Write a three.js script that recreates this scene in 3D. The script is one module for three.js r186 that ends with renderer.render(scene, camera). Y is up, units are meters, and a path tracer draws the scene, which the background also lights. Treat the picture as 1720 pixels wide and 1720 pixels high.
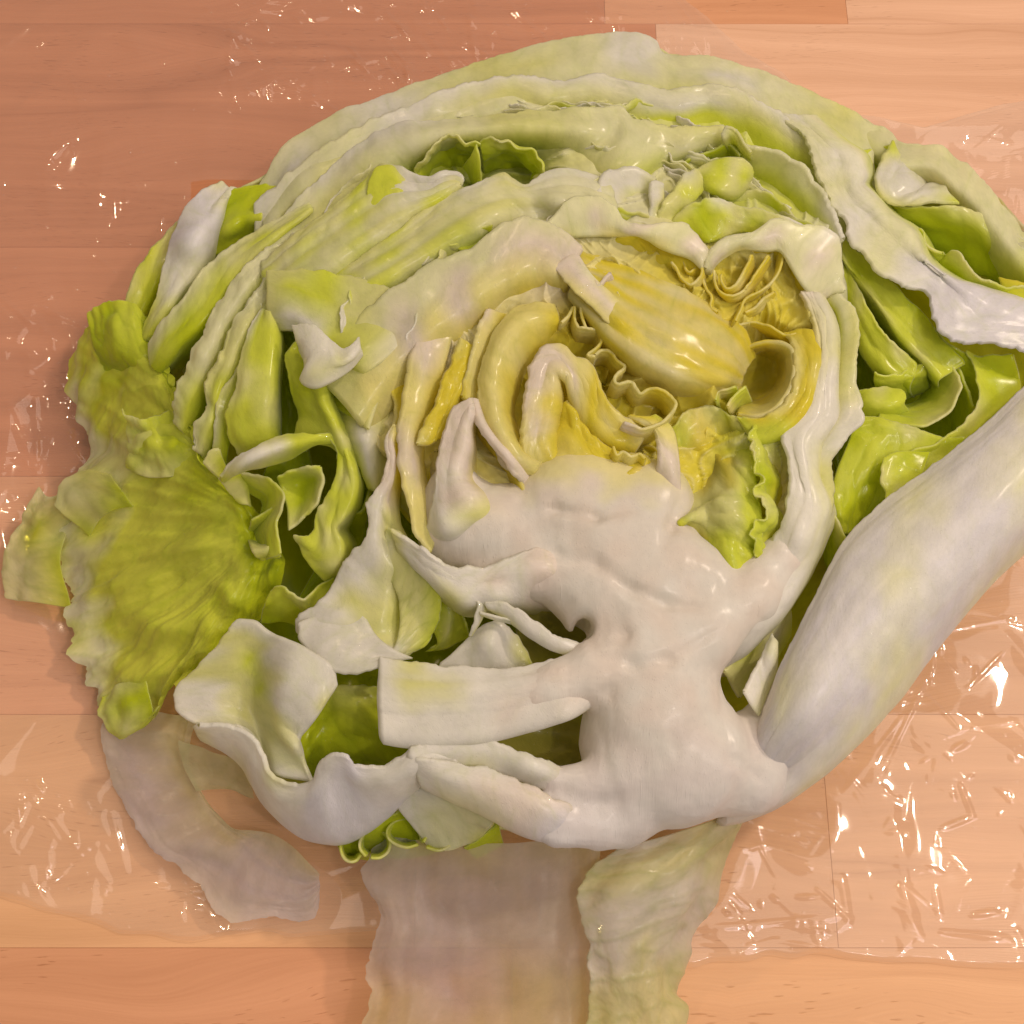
import * as THREE from 'three';
import { mergeGeometries } from 'three/addons/utils/BufferGeometryUtils.js';
import { RectAreaLightUniformsLib } from 'three/addons/lights/RectAreaLightUniformsLib.js';
import { createNoise3D, createNoise2D } from 'simplex-noise';

// ---------------------------------------------------------------- camera, lamps, exposure
const scene = new THREE.Scene();
const camera = new THREE.PerspectiveCamera(36, 1, 0.01, 20);
camera.position.set(0, 0.335, 0.135);
camera.lookAt(0, 0.03, -0.002);
camera.updateMatrixWorld(true);
scene.add(camera);
scene.background = new THREE.Color().setRGB(0.34, 0.29, 0.235);      // dim bounce of the warm lit kitchen

const renderer = new THREE.WebGLRenderer({ antialias: true });
renderer.toneMapping = THREE.LinearToneMapping;
renderer.toneMappingExposure = 0.89;
renderer.shadowMap.enabled = true;

function spot(name, [x, y, z], [r, g, b], power, soft) {
  const l = new THREE.SpotLight(new THREE.Color().setRGB(r, g, b), power, 0, 0.75, 0.6, 2);
  l.name = name; l.position.set(x, y, z); l.target.position.set(0, 0.02, 0);
  l.castShadow = true; l.shadow.radius = soft; l.shadow.mapSize.set(1024, 1024);
  scene.add(l, l.target); return l;
}
spot('ceiling_spot_warm', [0.48, 0.74, -0.2], [1, 0.81, 0.64], 0.95, 1.3);
spot('ceiling_spot_back', [-0.25, 1.4, -0.7], [1, 0.72, 0.48], 0.65, 1.2);
spot('ceiling_spot_near', [0.45, 1.2, 0.5], [1, 0.83, 0.72], 0.85, 1.3);
RectAreaLightUniformsLib.init();
function panel(name, [x, y, z], [r, g, b], power, w, h) {                // unseen soft area lights
  const l = new THREE.RectAreaLight(new THREE.Color().setRGB(r, g, b), power, w, h);
  l.name = name; l.position.set(x, y, z); l.lookAt(0, 0.02, 0); scene.add(l);
}
panel('soft_panel_near', [0.5, 1.0, 0.45], [1, 0.9, 0.9], 3.6, 0.7, 0.5);
panel('added_fill_over', [0.45, 1.4, -0.25], [1, 0.84, 0.7], 1.6, 1.2, 1.0);  // added overhead fill, standing in for light bounced off the ceiling

// ---------------------------------------------------------------- helpers
let seed = 20240;
const rnd = () => { seed = (seed * 1664525 + 1013904223) >>> 0; return seed / 4294967296; };
const n3 = createNoise3D(rnd), n2 = createNoise2D(rnd);
const V = (x, y, z) => new THREE.Vector3(x, y, z);
const mix = (a, b, t) => a + (b - a) * t;
const sat = (x) => Math.min(1, Math.max(0, x));
const sstep = (a, b, x) => { const t = sat((x - a) / (b - a)); return t * t * (3 - 2 * t); };

// photograph pixel (of 1720) at a height of h centimetres above the worktop -> place in metres
const _v = V();
function P(px, py, h) {
  _v.set(px / 860 - 1, 1 - py / 860, 0.5).unproject(camera).sub(camera.position);
  const k = (h / 100 - camera.position.y) / _v.y;
  return V(camera.position.x + _v.x * k, h / 100, camera.position.z + _v.z * k);
}

// ---------------------------------------------------------------- worktop of glued staves
function woodTexture(w, h, s, base, streak, flecks) {
  const d = new Uint8Array(w * h * 4), b = new Uint8Array(w * h * 4);
  for (let j = 0; j < h; j++) for (let i = 0; i < w; i++) {
    const x = i / w * 0.3, y = j / h * 0.05 ;                     // metres
    const wob = n2(x * 9 + s, y * 30) * 0.004 + n2(x * 22 - s, y * 50 + 7) * 0.0012;
    const yy = y + wob;
    const bands = n2(x * 2.2 + s * 3, yy * 95) * 0.5 + n2(x * 3.4 - s, yy * 260) * 0.3;
    const fine = n2(x * 26 + s, yy * 1500) * 0.5 + n2(x * 60 + s, yy * 2600) * 0.5;
    let f = n2(x * 120 + s * 7, yy * 1700 + 3);
    f = sstep(0.72, 0.9, f) * sstep(-0.1, 0.5, n2(x * 14 - s, y * 60));
    const ring = Math.pow(sat(1 - Math.abs(n2(x * 1.6 + s * 5, yy * 46 + 2)) * 7), 2) * sstep(-0.4, 0.4, n2(x * 6, y * 30 + s));
    const t = 1 + bands * 0.17 + fine * 0.05 - f * flecks - ring * streak + n2(x * 5 + s, y * 8) * 0.09;
    const k = 4 * (j * w + i);
    const c = [base[0] * mix(1, t, 0.75), base[1] * t, base[2] * mix(1, t, 1.25)];
    for (let q = 0; q < 3; q++) d[k + q] = 255 * Math.pow(sat(c[q]), 1 / 2.2);
    d[k + 3] = 255;
    const e = sat(0.55 + fine * 0.2 - f * 0.6 - ring * 0.1);
    b[k] = b[k + 1] = b[k + 2] = 255 * e; b[k + 3] = 255;
  }
  const mk = (a, srgb) => { const t = new THREE.DataTexture(a, w, h); t.magFilter = THREE.LinearFilter; t.minFilter = THREE.LinearMipmapLinearFilter; t.generateMipmaps = true; t.wrapS = t.wrapT = THREE.MirroredRepeatWrapping; if (srgb) t.colorSpace = THREE.SRGBColorSpace; t.needsUpdate = true; return t; };
  return [mk(d, true), mk(b, false)];
}
const woodMats = [[1.3, [0.52, 0.205, 0.092], 0.16, 0.24], [5.7, [0.61, 0.29, 0.148], 0.13, 0.28], [11.9, [0.68, 0.40, 0.255], 0.12, 0.2], [21.4, [0.66, 0.36, 0.18], 0.12, 0.26]].map(([s, c, st, fl]) => {  // first is the darker, redder wood used for the shaded left side
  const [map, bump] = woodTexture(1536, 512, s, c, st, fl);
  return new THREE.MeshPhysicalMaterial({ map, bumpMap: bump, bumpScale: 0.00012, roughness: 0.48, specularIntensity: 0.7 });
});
const worktop = new THREE.Group(); worktop.name = 'worktop'; worktop.userData = { kind: 'structure', label: 'butcher block worktop of pale pinkish glued wooden staves' };
scene.add(worktop);
{
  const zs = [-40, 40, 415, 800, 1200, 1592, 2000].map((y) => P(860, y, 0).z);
  const seams = [[1015, 1420], [1110], [900], [1000], [700, 1392], [860]], tone = [[0, 1, 2], [0, 2], [0, 2], [1, 3], [3, 3, 3], [1, 3]];  // light falloff painted in: darker staves left, paler right; some hidden seams invented
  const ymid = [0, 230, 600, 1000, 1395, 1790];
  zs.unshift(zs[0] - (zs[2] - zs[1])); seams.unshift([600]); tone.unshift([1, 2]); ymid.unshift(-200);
  let q = 0;
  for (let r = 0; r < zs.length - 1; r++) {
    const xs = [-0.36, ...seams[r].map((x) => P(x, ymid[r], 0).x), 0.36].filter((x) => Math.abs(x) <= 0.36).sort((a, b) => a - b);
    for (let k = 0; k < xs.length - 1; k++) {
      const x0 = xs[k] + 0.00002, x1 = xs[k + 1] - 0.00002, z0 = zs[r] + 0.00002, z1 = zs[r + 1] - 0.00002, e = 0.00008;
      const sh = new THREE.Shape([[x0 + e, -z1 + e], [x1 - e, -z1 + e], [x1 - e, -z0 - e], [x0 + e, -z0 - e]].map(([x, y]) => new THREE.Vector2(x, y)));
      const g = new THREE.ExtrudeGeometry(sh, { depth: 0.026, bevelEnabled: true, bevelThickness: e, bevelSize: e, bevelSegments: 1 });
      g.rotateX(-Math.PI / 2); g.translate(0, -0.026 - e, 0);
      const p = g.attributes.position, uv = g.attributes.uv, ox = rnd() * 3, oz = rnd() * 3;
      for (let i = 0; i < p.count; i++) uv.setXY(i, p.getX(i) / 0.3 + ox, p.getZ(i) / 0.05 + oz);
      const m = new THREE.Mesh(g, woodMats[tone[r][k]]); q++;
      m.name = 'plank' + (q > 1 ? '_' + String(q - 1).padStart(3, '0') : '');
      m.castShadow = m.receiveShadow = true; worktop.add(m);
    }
  }
}

// ---------------------------------------------------------------- leaf engine
// base colours of the leaf tissue (linear); V paints cool light lilac on whites
const C = {
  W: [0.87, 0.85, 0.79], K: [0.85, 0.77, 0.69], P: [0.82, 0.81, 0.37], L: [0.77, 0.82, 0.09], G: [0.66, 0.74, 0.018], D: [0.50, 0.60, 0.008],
  Y: [0.84, 0.74, 0.06], C: [0.87, 0.81, 0.33], V: [0.81, 0.79, 0.83], B: [0.46, 0.43, 0.07], T: [0.85, 0.84, 0.56],
};
// fine relief of the leaf skin: blistered cells, thin veins
function skinTexture(n) {
  const a = new Uint8Array(n * n * 4), tau = Math.PI * 2;
  const tn = (u, v, f, o) => { const R = f / tau; return n3(Math.cos(u * tau) * R + o, Math.sin(u * tau) * R + Math.cos(v * tau) * R * 1.0, Math.sin(v * tau) * R + o * 0.3); };
  for (let j = 0; j < n; j++) for (let i = 0; i < n; i++) {
    const u = i / n, v = j / n;
    const r1 = 1 - Math.abs(tn(u, v, 9, 3)), r2 = 1 - Math.abs(tn(u, v, 22, 9));
    const e = 0.45 + 0.22 * tn(u, v, 14, 31) + 0.13 * tn(u, v, 40, 57) + 0.10 * tn(u, v, 90, 77) + 0.14 * Math.pow(r1, 8) + 0.08 * Math.pow(r2, 8);
    const k = 4 * (j * n + i); a[k] = a[k + 1] = a[k + 2] = 255 * sat(e * 0.55); a[k + 3] = 255;
  }
  for (let q = 0; q < 900; q++) { const x = rnd() * n, y = rnd() * n, r = 1.2 + 2.2 * rnd() * rnd(), hgt = 60 + 90 * rnd(); for (let dy = -5; dy <= 5; dy++) for (let dx = -5; dx <= 5; dx++) { const d = Math.hypot(dx, dy) / r; if (d < 1) { const k = 4 * (((Math.round(y) + dy + n) % n) * n + (Math.round(x) + dx + n) % n), v = Math.min(255, a[k] + hgt * Math.sqrt(1 - d * d)); a[k] = a[k + 1] = a[k + 2] = v; } } }
  const t = new THREE.DataTexture(a, n, n); t.magFilter = THREE.LinearFilter; t.wrapS = t.wrapT = THREE.RepeatWrapping; t.needsUpdate = true; return t;
}
const skin = skinTexture(512);
const wet = { vertexColors: true, side: THREE.DoubleSide, thickness: 0, ior: 1.4, specularIntensity: 0.3, bumpMap: skin };
const leafMats = {
  leaf: new THREE.MeshPhysicalMaterial({ ...wet, transmission: 0.5, roughness: 1, clearcoat: 0.5, clearcoatRoughness: 0.2, bumpScale: 0.0001 }),
  rib: new THREE.MeshPhysicalMaterial({ ...wet, transmission: 0.42, roughness: 1, clearcoat: 0.4, clearcoatRoughness: 0.24, bumpScale: 0.0001 }),
  thin: new THREE.MeshPhysicalMaterial({ ...wet, transmission: 0.72, roughness: 0.72, clearcoat: 0.5, clearcoatRoughness: 0.2, bumpScale: 0.0001 }),
  sheer: new THREE.MeshPhysicalMaterial({ ...wet, transmission: 0.8, roughness: 0.62, clearcoat: 0.4, clearcoatRoughness: 0.25, bumpScale: 0.00006 }),
};
const cr = (p0, p1, p2, p3, t) => { const t2 = t * t, t3 = t2 * t; return 0.5 * (2 * p1 + (p2 - p0) * t + (2 * p0 - 5 * p1 + 4 * p2 - p3) * t2 + (3 * p1 - p0 - 3 * p2 + p3) * t3); };
function crv(a, t, out) {                                            // Catmull-Rom through an array of vectors
  const n = a.length - 1, s = Math.min(n - 1e-6, Math.max(0, t * n)), i = Math.floor(s), f = s - i;
  const p1 = a[i], p2 = a[i + 1], p0 = i > 0 ? a[i - 1] : p1.clone().multiplyScalar(2).sub(p2), p3 = i + 2 <= n ? a[i + 2] : p2.clone().multiplyScalar(2).sub(p1);
  return out.set(cr(p0.x, p1.x, p2.x, p3.x, f), cr(p0.y, p1.y, p2.y, p3.y, f), cr(p0.z, p1.z, p2.z, p3.z, f));
}
function resample(pts, n) {
  const m = pts.length * 14, fine = [], len = [0];
  for (let i = 0; i <= m; i++) { fine.push(crv(pts, i / m, V())); if (i) len.push(len[i - 1] + fine[i].distanceTo(fine[i - 1])); }
  const out = []; let k = 0;
  for (let i = 0; i < n; i++) {
    const d = len[m] * i / (n - 1); while (k < m - 1 && len[k + 1] < d) k++;
    out.push(fine[k].clone().lerp(fine[k + 1], (d - len[k]) / Math.max(1e-9, len[k + 1] - len[k])));
  }
  out.total = len[m]; return out;
}
let leafCount = 0, triCount = 0;
// rails: ['x,y,h x,y,h ...', colours] or [dx, dy, dh, colours] (shifted copy of the rail before); colours is one letter or several spread along the rail
function leaf(rails, o = {}) {
  const { t = [0.7, 0.7], wr = [0.5, 14], fine = [0.06, 4], ru = [0, 9], cut = 0.4, streak = [0, 3], fan = null, flat = 0.2, tear = 0, mat = 'leaf', single = false, res = 0.55, vein = 0.12, mottle = 0.5, parent = lettuce, name = 'leaf' } = o;
  const id = ++leafCount; let prev;
  const R = rails.map((r) => {
    const raw = typeof r[0] === 'string' ? r[0].trim().split(/\s+/).map((s) => s.split(',').map(Number)) : prev.map(([x, y, h]) => [x + r[0], y + r[1], h + r[2]]);
    prev = raw; return { raw, col: (typeof r[0] === 'string' ? r[1] : r[3]).split('').map((c) => C[c]) };
  });
  for (let k = 1; k + 1 < R.length; k++) if (R[k].raw.length === R[k - 1].raw.length && R[k].raw.length === R[k + 1].raw.length) R[k].raw.forEach((q, i) => { const a = R[k - 1].raw[i][2], b = R[k + 1].raw[i][2], m = (a + b) / 2; if (q[2] > m && Math.abs(q[2] - a) < 0.45 && Math.abs(q[2] - b) < 0.45) q[2] = m + (q[2] - m) * flat; });
  for (const r of R) r.pts = r.raw.map(([x, y, h]) => P(x, y, h));
  let lu = 0, lv = 0;
  for (const r of R) lu = Math.max(lu, resample(r.pts, 3).total);
  for (const f of [0.1, 0.5, 0.9]) { const c = R.map((r) => crv(r.pts, f, V())); let s = 0; for (let i = 1; i < c.length; i++) s += c[i].distanceTo(c[i - 1]); lv = Math.max(lv, s); }
  const nu = Math.max(14, Math.min(300, Math.round(lu / (res * 1e-3)))), nv = Math.max(10, Math.min(160, Math.round(lv / (res * 1e-3))));
  const S = R.map((r) => resample(r.pts, nu)), grid = [], col = [];
  const mm = 1e-3, off = id * 3.17;
  const colAt = (c, f) => { const n = c.length - 1; if (!n) return c[0]; const s = Math.min(n - 1e-6, f * n), i = Math.floor(s), q = sstep(0, 1, s - i); return [0, 1, 2].map((k) => mix(c[i][k], c[i + 1][k], q)); };
  for (let i = 0; i < nu; i++) {
    const line = S.map((s) => s[i]), u = i / (nu - 1);
    for (let j = 0; j < nv; j++) { const v = j / (nv - 1); grid.push(crv(line, v, V())); }
  }
  const at = (i, j) => grid[Math.max(0, Math.min(nu - 1, i)) * nv + Math.max(0, Math.min(nv - 1, j))];
  const nrm = () => { const N = []; for (let i = 0; i < nu; i++) for (let j = 0; j < nv; j++) { const a = at(i + 1, j).clone().sub(at(i - 1, j)), b = at(i, j + 1).clone().sub(at(i, j - 1)); N.push(a.cross(b).normalize()); } return N; };
  const N0 = nrm(), moved = [], F0 = fan ? P(fan[0], fan[1], 2) : null;
  for (let i = 0; i < nu; i++) for (let j = 0; j < nv; j++) {
    const k = i * nv + j, p = grid[k], u = i / (nu - 1) * lu, v = j / (nv - 1) * lv, vf = j / (nv - 1);
    const q = 1000 / wr[1], q2 = 1000 / fine[1];
    let d = wr[0] * mm * (fan ? n3(u * q * 1.1, v * q * 0.5, off) + 0.5 * n3(u * q * 2, v * q * 1.1, off + 5) : n3(u * q * 0.55, v * q, off) + 0.5 * n3(u * q * 1.3, v * q * 1.7, off + 5));
    const f1 = n3(u * q2, v * q2 * 0.6, off + 9); d += fine[0] * mm * (f1 * 0.7 - Math.abs(n3(u * q2 * 0.6, v * q2 * 0.8, off + 3)) + 0.3);
    if (streak[0]) { const sq = 1000 / streak[1]; d += streak[0] * mm * (n3(u * 18, v * sq, off + 71) + 0.5 * n3(u * 40, v * sq * 2.2, off + 73)); }
    if (fan) { const fx = p.x - F0.x, fz = p.z - F0.z, th = Math.atan2(fz, -fx), fr = Math.hypot(fx, fz); d += fan[2] * mm * sstep(0.002, 0.02, fr) * (n2(th * 5 + off, fr * 14) + 0.7 * (1 - 2 * Math.abs(n2(th * 11 + off, fr * 20 + 4))) + 0.12 * n2(fr * 90 + off, th * 9)); }
    const w = Math.exp(-v / (0.006)), rq = 1000 / ru[1];
    if (vein > 0.15) d += 0.22 * mm * (Math.pow(1 - Math.abs(n3(u * 130, v * 70, off + 41)), 7) + 0.5 * Math.pow(1 - Math.abs(n3(u * 300, v * 210, off + 43)), 7));
    if (ru[0]) d += ru[0] * mm * w * (n3(u * rq, v * rq * 0.2, off + 13) + 0.45 * n3(u * rq * 2.3, v * rq * 0.4, off + 17));
    const P2 = p.clone().addScaledVector(N0[k], d);
    const e = Math.exp(-v / 0.0016) * cut * mm, tv = at(i, j + 1).clone().sub(at(i, j - 1)).normalize();
    P2.addScaledVector(tv, e * (n3(u * 170, off, 1) + 0.5 * n3(u * 430, off, 4) + 0.3 * n3(u * 900, off, 6)) + Math.exp(-v / 0.006) * tear * mm * n3(u * 60, off, 8));
    if (P2.y < 0.0006) P2.y = 0.0006 + (0.0006 - P2.y) * 0.05;
    moved.push(P2);
  }
  for (let k = 0; k < grid.length; k++) grid[k] = moved[k];
  const N = nrm(), pos = [], uvs = [], cols = [], idx = [];
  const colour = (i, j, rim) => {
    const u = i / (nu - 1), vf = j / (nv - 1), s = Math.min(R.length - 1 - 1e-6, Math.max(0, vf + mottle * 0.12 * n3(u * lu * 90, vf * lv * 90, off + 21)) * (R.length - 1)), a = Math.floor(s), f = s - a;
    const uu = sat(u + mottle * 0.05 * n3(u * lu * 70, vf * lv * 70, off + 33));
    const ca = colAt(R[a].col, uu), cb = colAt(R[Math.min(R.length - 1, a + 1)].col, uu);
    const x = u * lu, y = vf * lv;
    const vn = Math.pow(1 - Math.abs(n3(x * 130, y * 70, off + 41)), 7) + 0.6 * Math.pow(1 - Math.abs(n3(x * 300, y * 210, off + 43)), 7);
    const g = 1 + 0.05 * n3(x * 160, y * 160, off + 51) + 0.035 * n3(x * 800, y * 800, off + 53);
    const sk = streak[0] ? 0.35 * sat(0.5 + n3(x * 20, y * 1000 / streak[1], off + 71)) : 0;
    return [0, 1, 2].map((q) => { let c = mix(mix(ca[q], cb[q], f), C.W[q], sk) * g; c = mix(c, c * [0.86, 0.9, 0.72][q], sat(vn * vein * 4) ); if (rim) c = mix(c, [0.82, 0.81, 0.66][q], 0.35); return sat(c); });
  };
  const push = (p, i, j, rim) => { pos.push(p.x, p.y, p.z); uvs.push(i / (nu - 1) * lu / 0.022, j / (nv - 1) * lv / 0.022); cols.push(...colour(i, j, rim)); return pos.length / 3 - 1; };
  if (single) {
    for (let i = 0; i < nu; i++) for (let j = 0; j < nv; j++) push(at(i, j), i, j, 0);
    for (let i = 0; i < nu - 1; i++) for (let j = 0; j < nv - 1; j++) { const a = i * nv + j; idx.push(a, a + nv, a + 1, a + 1, a + nv, a + nv + 1); }
  } else {
    const F = [], B = [];
    const tk = (i, j) => { const v = j / (nv - 1), n = t.length - 1, s = Math.min(n - 1e-6, v * n), a = Math.floor(s); return mix(t[a], t[a + 1], sstep(0, 1, s - a)) * mm * 0.5 * (1 + 0.06 * n3(i / (nu - 1) * lu * 120, v * lv * 120, off + 61)); };
    for (let i = 0; i < nu; i++) for (let j = 0; j < nv; j++) { const h = tk(i, j), n = N[i * nv + j]; F.push(push(at(i, j).clone().addScaledVector(n, h), i, j, 0)); B.push(push(at(i, j).clone().addScaledVector(n, -h), i, j, 0)); }
    const rimAt = (i, j, di, dj) => { const d = at(i, j).clone().sub(at(i - di, j - dj)); if (d.lengthSq() < 1e-14) d.set(0, 0, 0); else d.normalize(); return push(at(i, j).clone().addScaledVector(d, tk(i, j)), i, j, 1); };
    const quad = (a, b, c, d) => idx.push(a, b, c, a, c, d);
    for (let i = 0; i < nu - 1; i++) for (let j = 0; j < nv - 1; j++) { const a = i * nv + j, b = a + nv; quad(F[a], F[b], F[b + 1], F[a + 1]); quad(B[a], B[a + 1], B[b + 1], B[b]); }
    for (const [j, dj] of [[0, -1], [nv - 1, 1]]) {
      let m0 = rimAt(0, j, 0, dj);
      for (let i = 0; i < nu - 1; i++) { const m1 = rimAt(i + 1, j, 0, dj), a = i * nv + j, b = a + nv; if (dj < 0) { quad(F[a], m0, m1, F[b]); quad(m0, B[a], B[b], m1); } else { quad(F[a], F[b], m1, m0); quad(m0, m1, B[b], B[a]); } m0 = m1; }
    }
    for (const [i, di] of [[0, -1], [nu - 1, 1]]) {
      let m0 = rimAt(i, 0, di, 0);
      for (let j = 0; j < nv - 1; j++) { const m1 = rimAt(i, j + 1, di, 0), a = i * nv + j, b = a + 1; if (di > 0) { quad(F[a], m0, m1, F[b]); quad(m0, B[a], B[b], m1); } else { quad(F[a], F[b], m1, m0); quad(m0, m1, B[b], B[a]); } m0 = m1; }
    }
  }
  const g = new THREE.BufferGeometry();
  g.setAttribute('position', new THREE.Float32BufferAttribute(pos, 3)); g.setAttribute('uv', new THREE.Float32BufferAttribute(uvs, 2)); g.setAttribute('color', new THREE.Float32BufferAttribute(cols, 3));
  g.setIndex(idx); g.computeVertexNormals(); triCount += idx.length / 3;
  const m = new THREE.Mesh(g, leafMats[mat]); m.castShadow = m.receiveShadow = true;
  const n = (names[name] = (names[name] ?? -1) + 1); m.name = name + (n ? '_' + String(n).padStart(3, '0') : '');
  if (o.label) m.userData.label = o.label;
  parent.add(m); return m;
}
const names = {};

const lettuce = new THREE.Group(); lettuce.name = 'lettuce_half';
lettuce.userData = { label: 'halved iceberg lettuce lying cut side up on cling film', category: 'lettuce' };
scene.add(lettuce);

// ---- tightly packed inner leaves: the cut face between the single leaf edges
{
  const pts = `500,345,4.8,T 600,285,5.1,T 700,240,5.3,T 850,215,5.5,T 1000,212,5.6,P 1100,240,5.5,T 560,400,5.2,P 650,360,5.5,P 750,350,5.75,P 850,335,5.9,P 950,318,5.95,P 1050,300,5.7,T 640,450,5.6,L 720,420,5.85,P 800,390,5.95,L 700,520,6.0,T 800,470,6.2,K 880,430,6.3,K 640,560,5.8,P 600,640,5.3,C 650,690,5.4,C 690,620,5.8,C 740,600,5.95,K 700,720,5.45,C 780,560,6.05,C 840,520,6.1,C 760,650,5.7,Y 730,740,5.3,Y 690,820,5.1,Y 860,480,6.25,C 920,465,6.3,K
    900,640,5.4,Y 870,700,5.4,Y 945,665,4.9,Y 940,740,5.5,Y 1000,700,5.8,Y 1040,745,5.8,Y 1000,620,5.6,Y 960,545,6.0,Y 1045,660,5.7,Y 1110,690,5.5,Y 1080,590,6.5,C 1150,620,6.45,Y 1210,600,6.2,Y 1050,490,6.55,C 1120,540,6.6,C 1180,560,6.4,Y 1000,430,6.4,C 1100,425,6.15,Y 1150,465,6.1,Y 1150,500,6.1,Y 1200,540,5.95,Y 1230,470,6.0,Y 1250,515,5.9,Y 1300,460,6.0,Y 1340,520,5.95,Y 1290,635,3.9,Y 1275,590,4.9,Y 1350,610,6.0,Y 1340,680,5.9,Y 1290,730,5.8,L 1160,720,5.4,Y 1180,800,5.2,Y 1240,780,5.6,L 1160,880,5.5,L 1230,900,5.6,L 1310,820,5.2,Y 1290,900,5.0,Y 1240,960,4.9,Y 1120,760,5.5,Y 1080,780,5.0,Y
    1120,320,5.6,P 1150,300,5.5,P 1200,320,5.3,L 1250,340,5.0,G 1180,370,5.95,P 1250,375,6.0,P 1310,350,5.2,L 1340,320,5.2,L 1350,250,5.1,L 1200,190,5.2,L 1100,180,5.2,L 960,165,5.3,P 800,175,5.2,T 1400,300,5.6,T 1375,400,5.8,T 1300,400,6.2,T 1040,370,6.4,T 1100,385,6.4,T 1390,480,5.8,T 1390,600,5.5,P 1400,700,5.2,P 1350,760,5.5,T 1340,860,5.4,T 800,700,5.5,C 830,760,5.5,C 770,800,5.3,Y 640,230,5.0,T 540,300,4.8,T 740,280,4.2,G 770,300,4.2,D 835,275,4.2,G 880,288,4.3,G 700,262,5.1,L 800,220,5.5,P 925,262,5.6,P`.trim().split(/\s+/).map((s) => { const [x, y, h, c] = s.split(','); return [+x, +y, +h, C[c]]; });
  const poly = [[430, 420], [520, 300], [640, 215], [800, 155], [1000, 135], [1200, 150], [1330, 205], [1410, 270], [1432, 400], [1425, 560], [1420, 700], [1370, 800], [1350, 900], [1270, 990], [1180, 985], [1060, 880], [900, 840], [760, 870], [690, 880], [650, 790], [570, 690], [520, 560], [440, 500]];
  const cx = 950, cy = 540, ang = poly.map(([x, y]) => [Math.atan2(y - cy, x - cx), Math.hypot(x - cx, y - cy)]).sort((a, b) => a[0] - b[0]);
  const rad = (a) => { const n = ang.length; let i = ang.findIndex((e) => e[0] > a); if (i < 0) i = 0; const A = ang[(i - 1 + n) % n], B = ang[i], w = (x) => (x + 4 * Math.PI) % (2 * Math.PI); return mix(A[1], B[1], sstep(0, 1, w(a - A[0]) / w(B[0] - A[0]))); };
  const field = (x, y) => { let W = 0, h = 0; const c = [0, 0, 0]; for (const [px, py, ph, pc] of pts) { const d2 = (x - px) ** 2 + (y - py) ** 2, w = Math.exp(-d2 / 2200) + 1e-4 / (1 + d2 / 4000); W += w; h += w * ph; for (let k = 0; k < 3; k++) c[k] += w * pc[k]; } return [h / W, c.map((v) => v / W)]; };
  const na = 520, nr = 230, pos = [], col = [], uv = [], idx = [];
  for (let i = 0; i < na; i++) {
    const a = -Math.PI + (i / na) * 2 * Math.PI, R = rad(a) * (1 + 0.02 * n2(Math.cos(a) * 4, Math.sin(a) * 4));
    for (let j = 0; j < nr; j++) {
      const t = j / (nr - 1), r = R * t, wob = 1 + 0.05 * n2(Math.cos(a) * 2.5 + 3, Math.sin(a) * 2.5), x = cx + Math.cos(a) * r, y = cy + Math.sin(a) * r * 1.0;
      let [h, c] = field(x, y);
      // leaf edges wind round the heart: shallow ridges along the winding
      const ph = r * wob / 30 + 1.6 * n2(x / 160, y / 160), rim = Math.pow(1 - Math.abs(n2(ph * 0.8, a * 1.4 + 5)), 4) - 0.3, soft = sstep(60, 200, r);
      h += soft * 0.10 * rim + 0.025 * n2(x / 30, y / 30) + 0.003 * n2(x / 12, y / 12) - 1.6 * sstep(0.94, 1, t);
      const wH = sstep(1.15, 0.8, Math.hypot((x - 1110) / 290, (y - 570) / 185)), hx = x - 1010, hy = y - 650, hr = Math.hypot(hx, hy) + 16 * n2(x / 130, y / 130), ha = Math.atan2(hy, hx);
      const sx = x + 14 * n2(x / 130, y / 130), sy = y + 14 * n2(x / 130 + 7, y / 130), f1 = Math.pow(1 - Math.abs(n2(hr / 105, Math.cos(ha) * 0.7 + Math.sin(ha) * 0.5)), 2), f2 = Math.pow(1 - Math.abs(n2(sx / 95, sy / 75 + 3)), 2), hollow = sstep(0.6, 1.2, Math.hypot((x - 1288) / 50, (y - 635) / 58));
      h += wH * hollow * (0.22 * f1 + 0.12 * f2 - 0.16);
      const g = 1 + 0.05 * n2(x / 12 + 9, y / 12), pale = sat(wH * (0.45 * f1 + 0.25 * f2 - 0.2) + soft * (rim * 0.5 + 0.15) + 0.15 * n2(x / 40, y / 40 + 3));
      const p = P(x, y, h); pos.push(p.x, p.y, p.z); uv.push(p.x / 0.022, p.z / 0.022); for (let k = 0; k < 3; k++) col.push(sat(mix(c[k], wH > 0.5 ? C.C[k] : C.W[k], pale * 0.6) * g));
    }
  }
  for (let i = 0; i < na; i++) for (let j = 0; j < nr - 1; j++) { const a = i * nr + j, b = ((i + 1) % na) * nr + j; if (j) idx.push(a, b, a + 1); idx.push(b, b + 1, a + 1); }
  const g = new THREE.BufferGeometry(); g.setAttribute('position', new THREE.Float32BufferAttribute(pos, 3)); g.setAttribute('uv', new THREE.Float32BufferAttribute(uv, 2)); g.setAttribute('color', new THREE.Float32BufferAttribute(col, 3)); g.setIndex(idx); g.computeVertexNormals();
  const m = new THREE.Mesh(g, leafMats.rib); m.name = 'packed_leaves'; m.castShadow = m.receiveShadow = true; m.userData.label = 'tightly packed pale inner leaves of the cut face'; lettuce.add(m); triCount += idx.length / 3;
  // thin single leaf edges standing out of the packed mass, winding round the heart
  const inside = (x, y) => { const a = Math.atan2(y - cy, x - cx); return Math.hypot(x - cx, y - cy) < rad(a) * 0.93; };
  const pick = ['WTPT', 'TPLP', 'WWTP', 'PLPT', 'TTLP', 'WPTW'];
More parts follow.
